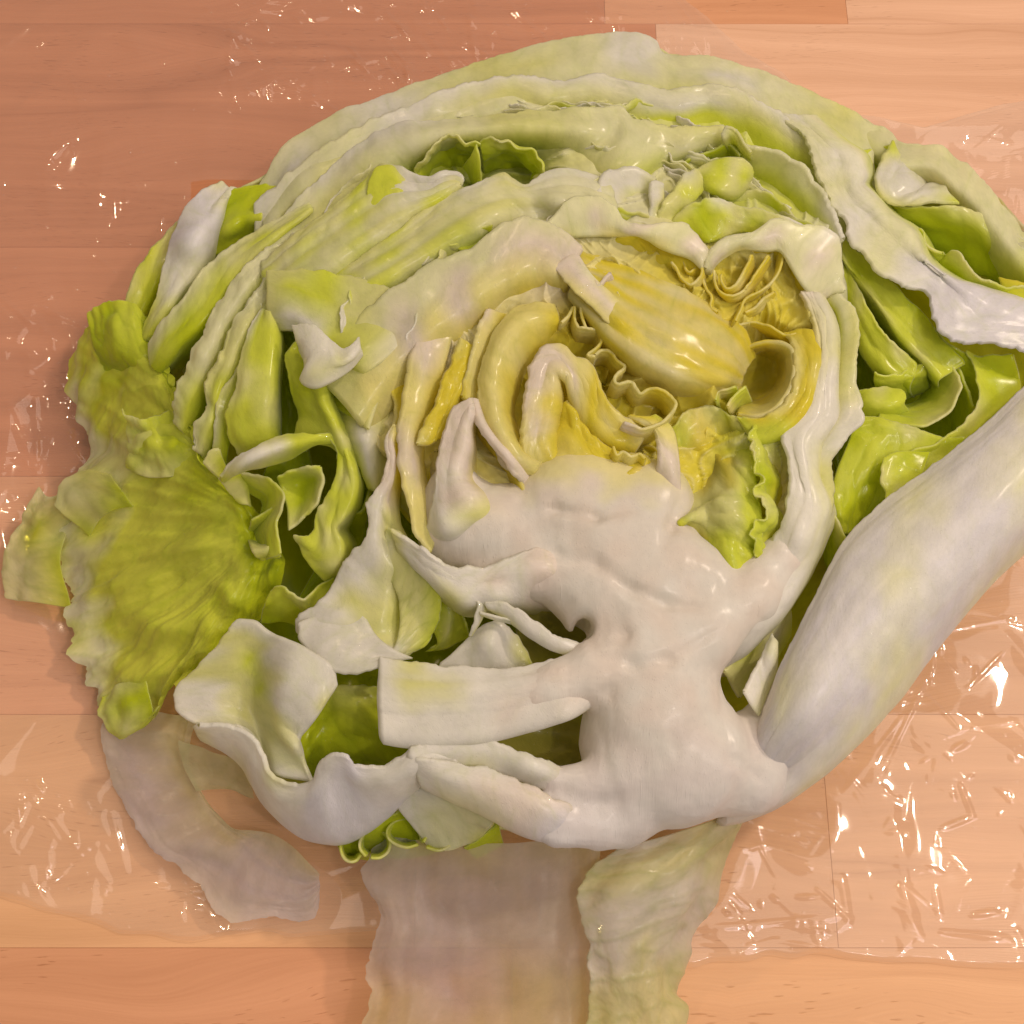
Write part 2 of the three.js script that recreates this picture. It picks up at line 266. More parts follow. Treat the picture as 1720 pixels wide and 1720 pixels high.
  for (let k = 0, made = 0; k < 400 && made < 72; k++) {
    const a0 = Math.PI * mix(0.98, 1.9, rnd()), r0 = mix(235, 520, rnd()), len = mix(0.18, 0.5, rnd()), drift = (rnd() - 0.6) * 60, rail = [], lower = [], low2 = [], lift = 0.22 + 0.2 * rnd();
    for (let q = 0; q <= 6; q++) { const t = q / 6, a = a0 + len * (t - 0.5), r = r0 + drift * t + 9 * n2(k * 3.1, t * 3), w = Math.sin(Math.PI * mix(0.06, 0.94, t)); const x = 1000 + Math.cos(a) * r * 1.05, y = 590 + Math.sin(a) * r * 0.86; if (!inside(x, y) || ((x - 1110) / 300) ** 2 + ((y - 560) / 195) ** 2 < 1 || ((x - 810) / 120) ** 2 + ((y - 270) / 50) ** 2 < 1) break; const h = field(x, y)[0]; rail.push([x, y, h + lift * w].map((v) => v.toFixed(2)).join(',')); lower.push([x - Math.cos(a) * 11, y - Math.sin(a) * 11, h + lift * w - 0.16].map((v) => v.toFixed(2)).join(',')); low2.push([x - Math.cos(a) * 24, y - Math.sin(a) * 24, h - 0.35].map((v) => v.toFixed(2)).join(',')); }
    if (rail.length < 7) continue;
    made++; const c = pick[k % 6];
    leaf([[rail.join(' '), c], [lower.join(' '), c], [low2.join(' '), 'LPL']], { t: [0.45, 0.6], wr: [0.25, 9], fine: [0.1, 3], ru: [0.45, 6], cut: 0.5, res: 0.6, streak: [0.12, 2] });
  }
}

// ---- outer wrapper bowl (closes the underside of the half head)
{
  const rim = '390,1180,1.4 350,1050,1.4 330,880,1.6 320,680,2.0 300,520,2.6 335,385,3.3 440,300,4.0 560,215,4.4 720,140,4.6 880,92,4.7 1040,70,4.8 1200,112,4.7 1340,160,4.6 1470,225,4.3 1560,290,4.1 1680,390,3.9 1790,540,3.8 1790,700,3.8 1700,850,3.6 1540,1050,3.4 1400,1230,3.2 1250,1340,3.0 1050,1390,2.8 850,1390,2.5 640,1385,2.1 480,1340,2.0 420,1260,1.5 390,1180,1.4';
  const ring = (k, cy, f) => rim.split(' ').map((s) => { const [x, y, h] = s.split(',').map(Number); return [mix(930, x, k).toFixed(0), mix(cy, y, k).toFixed(0), (h * f).toFixed(2)].join(','); }).join(' ');
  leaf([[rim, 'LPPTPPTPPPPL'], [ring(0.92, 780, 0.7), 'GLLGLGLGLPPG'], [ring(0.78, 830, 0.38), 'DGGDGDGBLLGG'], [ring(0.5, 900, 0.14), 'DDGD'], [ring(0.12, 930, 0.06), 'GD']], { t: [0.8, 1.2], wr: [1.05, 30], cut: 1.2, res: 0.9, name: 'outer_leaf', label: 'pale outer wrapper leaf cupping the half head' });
}
// ---- nested leaves along the far rim
leaf([['425,330,3.9 445,302,4.1 480,245,4.4 560,195,4.6 660,157,4.8 760,122,4.9 860,88,5 960,65,5 1040,58,5 1095,68,5 1118,94,4.9 1200,99,5 1300,129,4.9 1400,171,4.7 1490,221,4.4', 'TTTWTPTTWTTTPT'], ['440,355,4.2 470,310,4.4 510,270,4.7 585,225,4.9 680,185,5.1 780,150,5.2 870,122,5.3 970,105,5.3 1040,100,5.3 1100,108,5.3 1130,122,5.3 1210,130,5.2 1300,160,5.1 1390,205,4.9 1465,255,4.6', 'TWTWTPPTWTWTPT'], [4, 45, 0.1, 'TPTTTPTT'], [6, 60, -0.7, 'LP']], { wr: [0.49, 18], t: [0.9, 1.2], cut: 0.5 });
leaf([['430,345,4.3 520,268,4.9 620,208,5.2 720,165,5.4 800,140,5.5 880,128,5.6 920,134,5.6 1000,128,5.6 1060,140,5.6 1130,150,5.6 1190,145,5.6 1240,153,5.6 1280,175,5.6 1330,205,5.6 1385,238,5.6 1415,275,5.6', 'WTWWWTWW'], [0, 26, 0.05, 'WTWPTWPT'], [0, 26, -0.35, 'TPTPPLLP'], [-4, 50, -0.5, 'LPLG'], [-10, 60, -0.9, 'GD']], { wr: [0.56, 16], t: [1.2, 1.2], cut: 0.5, ru: [0.6, 14] });
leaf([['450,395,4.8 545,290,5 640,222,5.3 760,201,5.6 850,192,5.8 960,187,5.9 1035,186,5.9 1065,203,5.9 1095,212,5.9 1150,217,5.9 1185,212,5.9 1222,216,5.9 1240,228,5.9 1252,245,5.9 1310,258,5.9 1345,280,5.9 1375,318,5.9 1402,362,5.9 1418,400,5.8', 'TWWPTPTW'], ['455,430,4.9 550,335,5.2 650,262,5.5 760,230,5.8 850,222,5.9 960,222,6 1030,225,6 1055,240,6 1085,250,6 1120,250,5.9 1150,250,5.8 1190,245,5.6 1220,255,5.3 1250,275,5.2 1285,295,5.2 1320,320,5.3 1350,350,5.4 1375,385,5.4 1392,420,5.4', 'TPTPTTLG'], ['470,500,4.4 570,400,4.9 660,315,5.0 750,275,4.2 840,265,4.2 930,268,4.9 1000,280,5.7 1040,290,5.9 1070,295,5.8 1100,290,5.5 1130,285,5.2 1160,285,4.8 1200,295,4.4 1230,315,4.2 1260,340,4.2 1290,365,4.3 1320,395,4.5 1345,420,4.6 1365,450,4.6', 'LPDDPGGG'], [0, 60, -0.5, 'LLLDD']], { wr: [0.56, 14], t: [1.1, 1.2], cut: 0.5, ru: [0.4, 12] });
// thick white leaf sweeping down the far right
leaf([['1300,190,5.5 1345,225,5.7 1363,262,5.8 1372,292,5.8 1388,325,5.8 1405,352,5.8 1422,370,5.8 1428,398,5.8 1452,432,5.8 1482,461,5.8 1520,478,5.8 1556,492,5.7 1570,530,5.7 1582,560,5.7 1622,574,5.6 1670,578,5.6 1740,596,5.5', 'TTTTWTWVVVV'], ['1330,195,5.6 1372,230,5.9 1400,262,6 1410,292,6 1418,318,6 1432,342,6 1455,362,6 1480,390,6 1505,415,6 1530,435,6 1560,450,6 1590,475,5.9 1610,505,5.9 1632,530,5.8 1665,545,5.8 1700,550,5.8 1760,560,5.7', 'WTWTWTVVVVV'], ['1360,195,5.5 1405,235,5.7 1440,262,5.8 1448,292,5.8 1443,312,5.8 1458,330,5.8 1488,362,5.8 1525,388,5.8 1538,408,5.8 1548,432,5.8 1565,452,5.8 1600,472,5.7 1630,482,5.7 1660,492,5.6 1690,500,5.6 1725,512,5.5 1770,530,5.4', 'TTWTTVVV'], [18, 0, -1.2, 'LLLLP'], [10, 6, -1.2, 'GGG']], { mat: 'rib', t: [1.0, 1.4, 1.0, 0.8], wr: [0.22, 18], cut: 0.6 });
// far right outer cluster
leaf([['1440,200,4.2 1490,222,4.4 1520,241,4.6 1576,244,4.7 1615,276,4.7 1647,307,4.7 1665,330,4.7 1720,395,4.6 1770,450,4.5', 'TTTTP'], [-12, 40, 0.2, 'PTTTL'], [-20, 45, -1.2, 'LPTL'], [-30, 50, -1.5, 'GL']], { t: [0.8, 1], wr: [0.70, 18], mat: 'leaf', ru: [0.7, 10] });
leaf([['1500,238,4.9 1480,272,5.1 1472,302,5.2 1480,328,5.2 1503,345,5.2 1532,345,5.2 1560,340,5.1 1610,342,5', 'LPWPPTL'], ['1512,262,5.0 1500,285,5.3 1495,305,5.5 1502,322,5.5 1515,332,5.4 1532,332,5.3 1552,325,5.1 1590,322,4.9', 'TWWWWT'], ['1522,262,4.6 1520,285,4.9 1525,300,5.1 1532,310,5.1 1538,318,5 1545,318,4.8 1556,312,4.6 1590,305,4.4', 'TWWWT'], [20, -10, -0.8, 'TT']], { t: [0.9, 1], wr: [0.21, 10] });
leaf([['1445,255,4.9 1452,300,4.9 1448,330,4.9 1470,355,4.8 1505,385,4.8', 'LLGLL'], ['1470,250,4.6 1468,290,4.3 1470,325,4.1 1490,350,4.1 1520,370,4.2', 'LGGGG'], ['1495,245,4.9 1490,290,4.4 1490,330,4.2 1510,350,4.3 1545,365,4.3', 'LLGG']], { t: [0.7, 0.7] });
leaf([['1485,345,4.5 1510,352,4.8 1555,348,4.9 1605,345,5 1650,362,4.9 1690,388,4.8 1740,410,4.7', 'LLPTT'], ['1500,365,4.3 1535,370,4.5 1580,372,4.6 1625,378,4.7 1660,395,4.7 1695,415,4.6 1740,440,4.5', 'GGGLTT'], ['1520,385,4 1560,395,4.1 1600,408,4.1 1640,420,4.2 1670,430,4.2 1700,445,4.2 1740,470,4.1', 'DDGGLT'], ['1530,420,3.4 1570,430,3.5 1610,445,3.5 1640,455,3.6 1675,470,3.6 1700,480,3.6 1740,500,3.5', 'DDGG']], { wr: [0.70, 11], t: [0.6, 0.6], ru: [0.5, 8] });
leaf([['1536,392,5 1546,384,5.1 1553,392,5.1 1556,408,5.1 1570,420,5.1 1583,424,5', 'LLPL'], ['1540,412,4.7 1548,410,4.8 1556,420,4.8 1568,428,4.7 1580,432,4.6 1590,430,4.5', 'GGLG'], ['1548,440,4 1560,445,4 1575,452,4 1590,460,4 1605,465,4 1620,460,4', 'GGD']], { t: [0.6, 0.6], wr: [0.21, 8] });
leaf([['1582,432,4.6 1600,421,4.9 1622,438,5 1642,464,5 1665,474,5 1690,482,4.9 1730,482,4.8', 'LPPLP'], ['1572,450,4.4 1592,445,4.6 1612,458,4.7 1630,476,4.7 1658,486,4.7 1690,494,4.7 1730,500,4.6', 'GGGLL'], ['1570,475,4 1590,480,4.1 1610,488,4.2 1630,496,4.2 1655,503,4.2 1690,512,4.2 1730,520,4.2', 'GGGL']], { t: [0.6, 0.6], wr: [0.35, 9] });
leaf([['1640,345,4.6 1672,332,4.7 1700,360,4.7 1725,385,4.6 1760,400,4.5', 'TPTT'], ['1650,375,4.4 1680,372,4.5 1700,390,4.5 1725,402,4.4 1760,420,4.4', 'TTWT'], ['1655,405,4.6 1685,402,4.8 1710,415,4.8 1735,425,4.7 1770,440,4.6', 'WWTT'], ['1660,425,4.2 1690,440,4.3 1715,445,4.3 1740,450,4.2 1770,460,4.2', 'TTP']], { t: [0.7, 0.7], wr: [0.70, 10], mat: 'thin' });
leaf([['1680,470,4.6 1705,472,4.7 1740,480,4.7', 'Y'], ['1690,500,4.7 1710,505,4.8 1745,510,4.8', 'GL'], ['1700,525,4.2 1720,530,4.2 1750,535,4.2', 'G']], { t: [0.7, 0.7] });

// ---- layered leaf edges at the far left
leaf([['330,345,3.6 296,378,3.7 255,420,3.7 235,447,3.6 214,494,3.4 200,540,3', 'PPLPL'], ['340,365,3.7 300,400,3.8 265,440,3.8 250,470,3.7 232,505,3.5 215,545,3.2', 'LPLL'], ['340,390,3.3 305,425,3.4 280,460,3.4 262,490,3.3 247,520,3.1 230,560,2.9', 'GLGG'], [15, 10, -1, 'GD']], { t: [0.8, 0.8], wr: [0.28, 14] });
leaf([['372,305,4 342,322,4.1 314,350,4.1 300,378,4.1 288,406,4.1 277,455,4 262,500,3.9 250,530,3.7 235,565,3.4', 'TVWVWTLL'], ['385,318,4.3 355,348,4.5 335,380,4.6 320,410,4.6 305,445,4.5 292,480,4.4 276,512,4.2 262,535,4 248,570,3.6', 'WVVVWWPL'], ['395,318,4 378,336,4.1 368,368,4.2 358,395,4.2 343,430,4.2 328,462,4.1 305,490,4 285,520,3.9 262,560,3.6', 'TTVWTTLL'], [12, 14, -1, 'LPLG']], { mat: 'rib', t: [0.9, 1.6, 0.9], wr: [0.24, 14] });
leaf([['370,335,4 395,318,4.2 440,312,4.2 470,310,4.3', 'LGGL'], ['362,370,3.9 390,350,4 425,340,4.1 450,335,4.2', 'GDGL'], ['358,400,3.8 385,380,4.1 410,368,4.2 440,362,4.3', 'GLGL'], ['350,430,3.4 380,420,3.5 410,400,3.6 440,390,3.7', 'LGGL']], { t: [0.6, 0.6], wr: [0.63, 9] });
leaf([['520,345,5 460,375,4.8 400,408,4.7 353,440,4.6 330,468,4.6 307,504,4.5 284,528,4.4 267,548,4.2 251,575,3.9', 'TTPTTTTT'], ['522,350,5.2 460,392,5.1 405,432,5 368,475,4.9 340,510,4.8 315,540,4.7 292,565,4.5 272,590,4.2 255,612,3.8', 'LPLPLLGLG'], ['524,356,5 465,402,4.9 418,448,4.7 388,490,4.6 362,525,4.5 340,552,4.4 315,575,4.2 292,600,3.9 270,625,3.5', 'PLPLGGGG'], [4, 22, -1.6, 'GGDD'], [0, 30, -1.4, 'DD']], { t: [0.9, 1.2, 0.9, 0.8], wr: [0.28, 12], ru: [0.3, 7] });
leaf([['560,385,5.3 500,395,5.2 449,420,5.1 400,462,5 372,503,4.9 351,538,4.8 339,568,4.8 325,594,4.7 316,617,4.6 302,645,4.4 294,672,4.2 292,705,3.8', 'TTTTTTTT'], ['562,395,5.4 505,412,5.3 458,442,5.2 418,480,5.1 392,515,5 372,548,4.9 358,578,4.9 345,605,4.8 336,630,4.6 325,658,4.4 315,690,4.1 308,725,3.7', 'TTTTTTLL'], ['565,405,5.2 510,428,5 465,462,4.8 432,500,4.6 410,535,4.4 392,565,4.3 378,595,4.2 366,620,4 356,645,3.8 345,675,3.6 335,710,3.4 325,745,3', 'TTLLLGG'], [12, 16, -1.6, 'GDD']], { t: [0.9, 1, 0.8, 0.8], wr: [0.24, 12], ru: [0.5, 6], cut: 0.7 });
leaf([['560,415,5.5 505,430,5.4 455,462,5.3 420,505,5.2 396,535,5.1 388,559,5.1 374,589,5 370,607,5 353,631,4.8 346,655,4.7 346,668,4.6 342,692,4.5 326,712,4.3 323,752,4', 'TTTTPPTT'], ['562,422,5.5 512,445,5.5 468,480,5.4 436,520,5.3 414,550,5.2 402,575,5.1 392,600,5 382,625,4.9 372,645,4.8 364,668,4.7 360,690,4.5 354,712,4.4 345,735,4.2 338,762,3.9', 'TTTPPLLP'], ['565,430,5.2 518,460,5.1 478,495,5 448,535,4.9 428,565,4.7 414,595,4.6 402,620,4.5 390,645,4.4 380,668,4.2 372,690,4.1 366,712,4 360,735,3.8 352,755,3.6 345,775,3.4', 'TTLLLG'], [10, 10, -1.6, 'GD']], { t: [0.8, 1, 0.8], wr: [0.24, 10], ru: [0.5, 6], cut: 0.7 });
leaf([['430,560,5 405,610,4.9 385,645,4.8 367,668,4.7 362,712,4.5 358,745,4.2 355,775,3.8', 'TPPTL'], ['440,570,5 415,620,4.9 395,660,4.8 382,690,4.7 374,725,4.5 370,755,4.2 368,790,3.8', 'LLLL'], ['445,580,4.6 420,635,4.5 402,680,4.4 392,715,4.3 384,745,4.1 380,770,3.8 378,800,3.4', 'GGGG']], { t: [0.7, 0.8], wr: [0.24, 9], ru: [0.3, 6] });
// bright lobe and the dark hollow beside it
leaf([['440,520,5.3 424,545,5.3 416,570,5.3 406,592,5.2 400,622,5.2 396,650,5.1 386,680,5 381,705,4.8 388,735,4.6 402,765,4.2', 'WWPPPLLP'], ['446,522,5.35 436,552,5.38 430,580,5.38 424,605,5.35 419,640,5.32 414,670,5.2 410,700,5.0 416,735,4.75 428,765,4.3', 'LLLPLLL'], ['456,526,5.4 463,552,5.4 466,575,5.4 464,610,5.3 461,640,5.2 459,670,5.1 459,700,4.9 462,735,4.6 468,765,4.2', 'PLLLPLL'], ['462,525,4.6 474,555,4.4 478,580,4.2 476,610,4 472,640,3.9 470,670,3.8 470,700,3.6 472,735,3.4 476,765,3.2', 'GGDD']], { t: [0.8, 1, 0.8], wr: [0.24, 12] });
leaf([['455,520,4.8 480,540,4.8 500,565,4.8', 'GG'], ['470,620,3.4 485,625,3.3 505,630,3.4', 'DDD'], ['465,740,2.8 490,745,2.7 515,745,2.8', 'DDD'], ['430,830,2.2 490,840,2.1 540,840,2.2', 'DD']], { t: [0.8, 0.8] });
leaf([['500,570,5.5 486,588,5.5 481,608,5.4 487,643,5.3 495,673,5.1 501,698,4.9 497,722,4.8 492,745,4.6', 'GLLGGLL'], ['530,600,5.6 515,615,5.6 512,635,5.5 520,660,5.5 530,685,5.4 538,708,5.3 540,728,5.2 545,745,5', 'DGGGLLLL'], ['575,620,5.7 560,630,5.7 548,645,5.7 546,662,5.7 553,687,5.6 566,712,5.5 578,742,5.4 586,770,5.2', 'GLLLLPL'], [25, -5, -1.2, 'DG']], { t: [0.7, 0.8], wr: [0.35, 10] });
leaf([['566,730,5.3 530,731,5.4 493,731,5.6 463,735,5.7 430,751,5.8 398,770,5.7 370,800,5.3', 'LLLPWWP'], ['566,738,5.5 532,740,5.6 495,745,5.8 460,756,5.9 430,768,5.9 402,784,5.7 372,804,5.2', 'LLLWWPL'], ['562,744,5.2 525,748,5.2 488,770,5.2 450,782,5.3 418,787,5.3 394,796,5.2 376,808,5', 'LLGLPPL']], { t: [0.7, 0.9, 0.7], wr: [0.17, 9] });
leaf([['556,738,5.3 568,765,5.2 567,792,5.1 556,818,5 544,844,4.9 535,850,4.9 532,874,4.8 523,897,4.7 509,904,4.7 493,899,4.6', 'LGLLPLLP'], ['572,735,5.5 580,770,5.4 582,800,5.3 576,830,5.2 566,858,5.1 556,880,5 552,905,4.9 545,925,4.8 530,935,4.7 510,930,4.5', 'LLPLLPLL'], ['578,738,5.2 590,778,5.2 596,812,5.1 594,845,5 578,875,4.9 568,890,4.8 578,914,4.7 577,935,4.6 560,958,4.4 542,972,4.2', 'PLLLPLPL'], [18, 0, -1.2, 'GGD']], { t: [0.6, 0.7], wr: [0.49, 9], fine: [0.08, 3] });
leaf([['467,800,4.7 498,789,4.9 520,786,5 538,784,5', 'LLPL'], ['474,820,4.4 500,812,4.3 522,806,4.5 541,808,4.9', 'LGGP'], ['484,850,4.4 502,846,4.3 520,838,4.5 533,846,4.8', 'LGLP'], ['486,889,4.5 498,880,4.5 509,868,4.6 518,862,4.6', 'PPPL']], { t: [0.7, 0.7], wr: [0.28, 9] });
leaf([['405,791,4.8 440,800,4.8 463,812,4.9 478,832,4.9 473,856,4.8 464,875,4.7 466,905,4.6 470,930,4.5', 'PPLLPLLL'], ['410,803,4.5 436,813,4.5 455,825,4.5 462,842,4.5 455,862,4.3 448,885,4.3 452,910,4.3 458,935,4.3', 'LLGLLGL'], ['412,820,4 430,830,4 440,838,3.9 444,850,3.8 438,870,3.7 430,890,3.7 435,915,3.8 440,940,3.8', 'GGDDG']], { t: [0.6, 0.6], wr: [0.35, 8] });
leaf([['423,875,4.2 440,862,4.3 458,850,4.4', 'LLL'], ['418,900,3.5 435,905,3.3 455,900,3.5', 'GDG'], ['425,925,4.2 445,920,4.3 465,905,4.4', 'PPL'], ['440,940,4 455,938,4 470,935,4', 'LL']], { t: [0.6, 0.6], wr: [0.28, 7] });
leaf([['342,776,4.3 352,760,4.4 368,755,4.4', 'PPP'], ['355,790,4.2 362,778,4.3 372,770,4.3', 'PL'], ['367,803,4 370,795,4 378,785,4', 'LL']], { t: [0.6, 0.6] });
leaf([['370,803,5.1 378,818,4.8 390,832,4.5 400,838,4.3', 'PPPL'], ['385,800,5 396,812,4.8 405,826,4.6 411,846,4.4', 'LPPP'], ['398,792,4.6 410,805,4.4 415,825,4.2 418,850,4', 'GGL']], { t: [0.5, 0.5] });
leaf([['452,995,4 470,985,4.2 490,1000,4.2 510,1010,4.1 530,990,4.1 560,970,4.2', 'LLPLG'], ['445,1020,3.7 470,1012,3.8 490,1020,3.8 512,1030,3.7 535,1020,3.8 560,1000,3.9', 'GLGLG'], ['440,1045,3.2 465,1045,3.2 490,1050,3.2 515,1060,3.1 540,1050,3.2 565,1030,3.3', 'DGDG']], { t: [0.6, 0.6], wr: [0.77, 8], ru: [0.6, 6] });
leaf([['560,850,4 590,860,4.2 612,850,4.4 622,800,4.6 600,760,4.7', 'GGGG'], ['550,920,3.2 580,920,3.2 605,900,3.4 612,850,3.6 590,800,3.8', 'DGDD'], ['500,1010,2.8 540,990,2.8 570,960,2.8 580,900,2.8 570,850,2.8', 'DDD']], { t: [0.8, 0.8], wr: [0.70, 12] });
// pale leaf with a curled white lip
leaf([['450,455,5.5 490,455,5.7 540,455,5.9 600,470,6 660,490,6.1 700,500,6.1', 'PPLPPW'], ['452,490,5.6 495,492,5.8 545,505,5.9 600,525,6.1 650,545,6.2 690,560,6.2', 'PLLPPW'], ['452,530,5.5 490,532,5.8 530,548,6 565,580,6 590,600,6.1 620,620,6.1', 'PWWLLP'], ['470,552,5.2 500,555,5.6 520,575,5.8 545,590,5.6 570,605,5.4 600,640,5.4', 'PWTLGL']], { t: [0.9, 0.9], wr: [0.42, 14] });
leaf([['492,548,6 515,545,6.2 535,552,6.3 550,570,6.3 562,578,6.3 578,588,6.35 592,580,6.4 602,568,6.4', 'WWWWWWWW'], ['498,568,6.2 518,572,6.5 535,580,6.6 550,595,6.6 562,604,6.6 575,608,6.6 590,598,6.6 604,582,6.5', 'TWWWWTWW'], ['503,580,6.1 512,592,6.3 521,600,6.4 517,618,6.4 535,622,6.5 560,618,6.5 588,606,6.5 606,590,6.4', 'WWWTTWW'], ['505,588,5.7 513,605,5.9 514,622,6 507,640,6 530,650,6.1 562,637,6.2 590,618,6.2 608,596,6.2', 'WTTWWWW']], { t: [0.9, 0.9], wr: [0.10, 10], cut: 0.3, label: 'white curled leaf lip' });
leaf([['560,570,5.4 580,620,5.4 560,680,5.2', 'LGG'], ['600,590,5.6 612,640,5.6 590,700,5.4', 'LLL'], ['640,560,6 640,640,5.9 620,720,5.7', 'CPP']], { t: [0.9, 0.9] });

// ---- pale broad face between far rim and heart
leaf([['695,300,5.2 700,274,5.6 720,247,5.9 755,225,6 790,232,6 804,245,5.9', 'LPPPL'], ['708,300,4.8 722,280,4.8 745,262,4.9 770,255,5 792,258,5', 'GGGG'], ['720,312,4 740,302,4 762,298,4 785,292,4 800,290,4.1', 'DGDG']], { t: [0.5, 0.5], wr: [0.6, 7], ru: [0.9, 5], cut: 0.8 });
leaf([['807,242,5.9 828,231,6.1 860,238,6.1 900,262,6 918,285,5.9 905,304,5.6', 'LPLLP'], ['812,265,5.4 835,256,5.4 862,260,5.3 890,275,5.2 903,288,5.2 895,300,5.2', 'GGGGG'], ['815,298,4.3 835,292,4.3 860,290,4.2 880,294,4.2 888,300,4.3 885,310,4.3', 'DGGD']], { t: [0.5, 0.5], wr: [0.6, 6], ru: [0.9, 5], cut: 0.8 });
leaf([['800,244,6 807,268,5.8 808,305,5.2', 'LLL'], ['792,262,5.7 798,285,5.5 802,308,5', 'LGL'], ['779,280,5 790,298,4.8 796,318,4.4', 'GGG']], { t: [0.6, 0.6], wr: [0.14, 7] });
leaf([['440,440,5.1 510,385,5.5 580,335,5.7 632,285,5.8 658,280,5.9 692,296,6 718,303,6.1 738,293,6.2 758,290,6.2 773,294,6.2 778,301,6.2', 'TPPPLPWWW'], ['446,470,5.3 520,410,5.7 590,365,5.9 640,335,6 670,325,6.1 700,322,6.2 725,318,6.3 745,308,6.35 760,304,6.35 770,306,6.3 774,309,6.2', 'LPLPLPWWP'], ['470,510,5.4 540,455,5.8 605,410,6 655,378,6.1 685,362,6.1 708,350,6.1 730,340,6.1 748,330,6.1 758,323,6.1 768,316,6.1 771,312,6.1', 'LLPLPPLP'], ['480,540,4.9 560,490,5.2 620,445,5.4 670,410,5.5 700,390,5.5 720,375,5.4 742,360,5.4 760,348,5.4 770,338,5.3 778,328,5.3 784,320,5.2', 'LLL']], { t: [1.0, 1.2, 1.0], wr: [0.35, 10], fine: [0.14, 4], streak: [0.3, 3.2] });
leaf([['560,465,5.6 620,425,5.9 680,380,6 745,334,6.1 793,313,6.2 823,300,6.2 846,294,6.25 858,303,6.2 881,313,6.2 900,303,6.2 925,291,6.2 958,288,6.2 990,295,6.2 1020,300,6.1', 'LPPLPPWWPWWWT'], ['575,480,5.8 640,440,6.1 700,398,6.2 755,362,6.3 800,340,6.4 832,328,6.4 856,322,6.4 880,325,6.4 905,322,6.4 930,318,6.4 955,315,6.4 980,318,6.4 1005,325,6.3 1030,335,6.2', 'LPLPPPPPTTTT'], ['600,505,5.8 660,465,6.1 718,428,6.2 768,400,6.3 808,380,6.4 838,365,6.4 865,355,6.4 890,352,6.4 912,350,6.4 935,345,6.5 958,342,6.5 985,345,6.4 1010,352,6.4 1040,365,6.3', 'LLPLLPPTTTT'], ['620,540,5.2 690,490,5.5 740,455,5.7 785,430,5.7 820,410,5.8 850,395,5.9 875,385,6 900,380,6 925,380,6 945,380,6 970,380,6 995,380,6 1020,382,6 1050,390,6', 'LLGPPP']], { t: [1.0, 1.2, 1.0], wr: [0.35, 10], fine: [0.12, 4], streak: [0.3, 3.2] });
leaf([['760,400,6.3 785,392,6.35 810,384,6.4 826,380,6.5', 'GLLL'], ['762,412,6.1 785,408,6 808,400,6 824,392,6.2', 'GDGL'], ['775,420,6.2 795,418,6.3 815,408,6.4 830,396,6.5', 'LGLW']], { t: [0.5, 0.5] });
leaf([['610,345,5.9 628,290,6 655,279,6 680,300,6', 'LLLP'], ['630,355,6.05 645,320,6.1 662,308,6.15 678,322,6.15', 'LLLL'], ['642,362,5.9 660,345,6 672,338,6.05 684,340,6.05', 'PLP']], { t: [0.8, 0.8], wr: [0.14, 8] });
// white strips and green pockets right of the pale face
leaf([['985,350,6.3 1005,312,6.3 1025,290,6.2 1060,285,6.1 1085,295,6 1100,305,6', 'TWWWWT'], ['1000,362,6.3 1018,335,6.3 1035,318,6.2 1055,310,6.1 1072,315,6 1090,325,5.9', 'WWWWT'], ['1030,380,6 1042,362,6 1052,350,5.9 1060,345,5.8 1068,345,5.6 1075,350,5.5', 'WWPLG']], { t: [1.2, 1.2], wr: [0.21, 10] });
leaf([['1092,308,6.1 1095,335,6.1 1092,360,6.1 1098,378,6', 'WWWW'], ['1102,306,6.2 1105,335,6.2 1103,358,6.2 1106,378,6.1', 'WWPP'], ['1112,310,6 1113,335,6 1108,358,6 1110,378,5.9', 'WPPL']], { t: [1, 1], wr: [0.14, 10] });
leaf([['1060,320,5.4 1078,315,5.4 1095,320,5.4', 'PLL'], ['1065,350,5.2 1078,350,5.1 1092,352,5.2', 'GGG'], ['1066,378,5.6 1080,378,5.6 1096,380,5.6', 'PLP']], { t: [0.7, 0.7] });
leaf([['1172,284,6.1 1150,298,6.2 1132,318,6.2 1115,345,6.2 1106,362,6.1 1108,378,6', 'PWPPPP'], ['1178,300,6.2 1162,312,6.3 1145,330,6.3 1130,350,6.3 1122,365,6.2 1122,380,6.1', 'PPLPPP'], ['1180,320,5.9 1168,332,6 1155,345,6 1145,358,5.9 1140,370,5.8 1138,382,5.8', 'LLPLG']], { t: [1, 1], wr: [0.35, 6], fine: [0.14, 3] });
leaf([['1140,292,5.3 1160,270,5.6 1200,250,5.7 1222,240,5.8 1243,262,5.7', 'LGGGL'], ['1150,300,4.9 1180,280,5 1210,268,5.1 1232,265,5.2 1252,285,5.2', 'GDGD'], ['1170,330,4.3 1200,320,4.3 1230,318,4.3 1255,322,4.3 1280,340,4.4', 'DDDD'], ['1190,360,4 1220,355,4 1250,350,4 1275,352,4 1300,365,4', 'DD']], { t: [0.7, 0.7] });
leaf([['1170,288,5.9 1190,275,6 1212,268,6.1 1240,266,6.1 1258,275,6 1264,290,5.8', 'PPLPPL'], ['1172,302,5.95 1192,295,6.12 1215,292,6.18 1238,292,6.16 1252,296,6.05 1260,302,5.75', 'LLLPLP'], ['1180,318,5.7 1198,322,5.9 1215,326,5.9 1232,326,5.8 1245,320,5.7 1255,312,5.6', 'PLPPP'], ['1190,330,5 1205,335,5 1220,338,5 1235,335,5 1248,328,5 1255,320,5', 'GG']], { t: [0.8, 0.8], wr: [0.14, 9], cut: 0.2, label: 'smooth pale green petal shaped leaf fold' });
leaf([['1212,222,6.1 1222,215,6.2 1238,222,6.2 1250,242,6.1 1262,256,6', 'WPPP'], ['1216,236,6 1226,232,6 1238,240,5.9 1248,256,5.7 1262,270,5.5', 'PLLL'], ['1222,252,5.5 1232,252,5.3 1242,260,5.1 1252,272,4.9 1265,290,4.7', 'GLG']], { t: [0.7, 0.7], wr: [0.21, 8] });
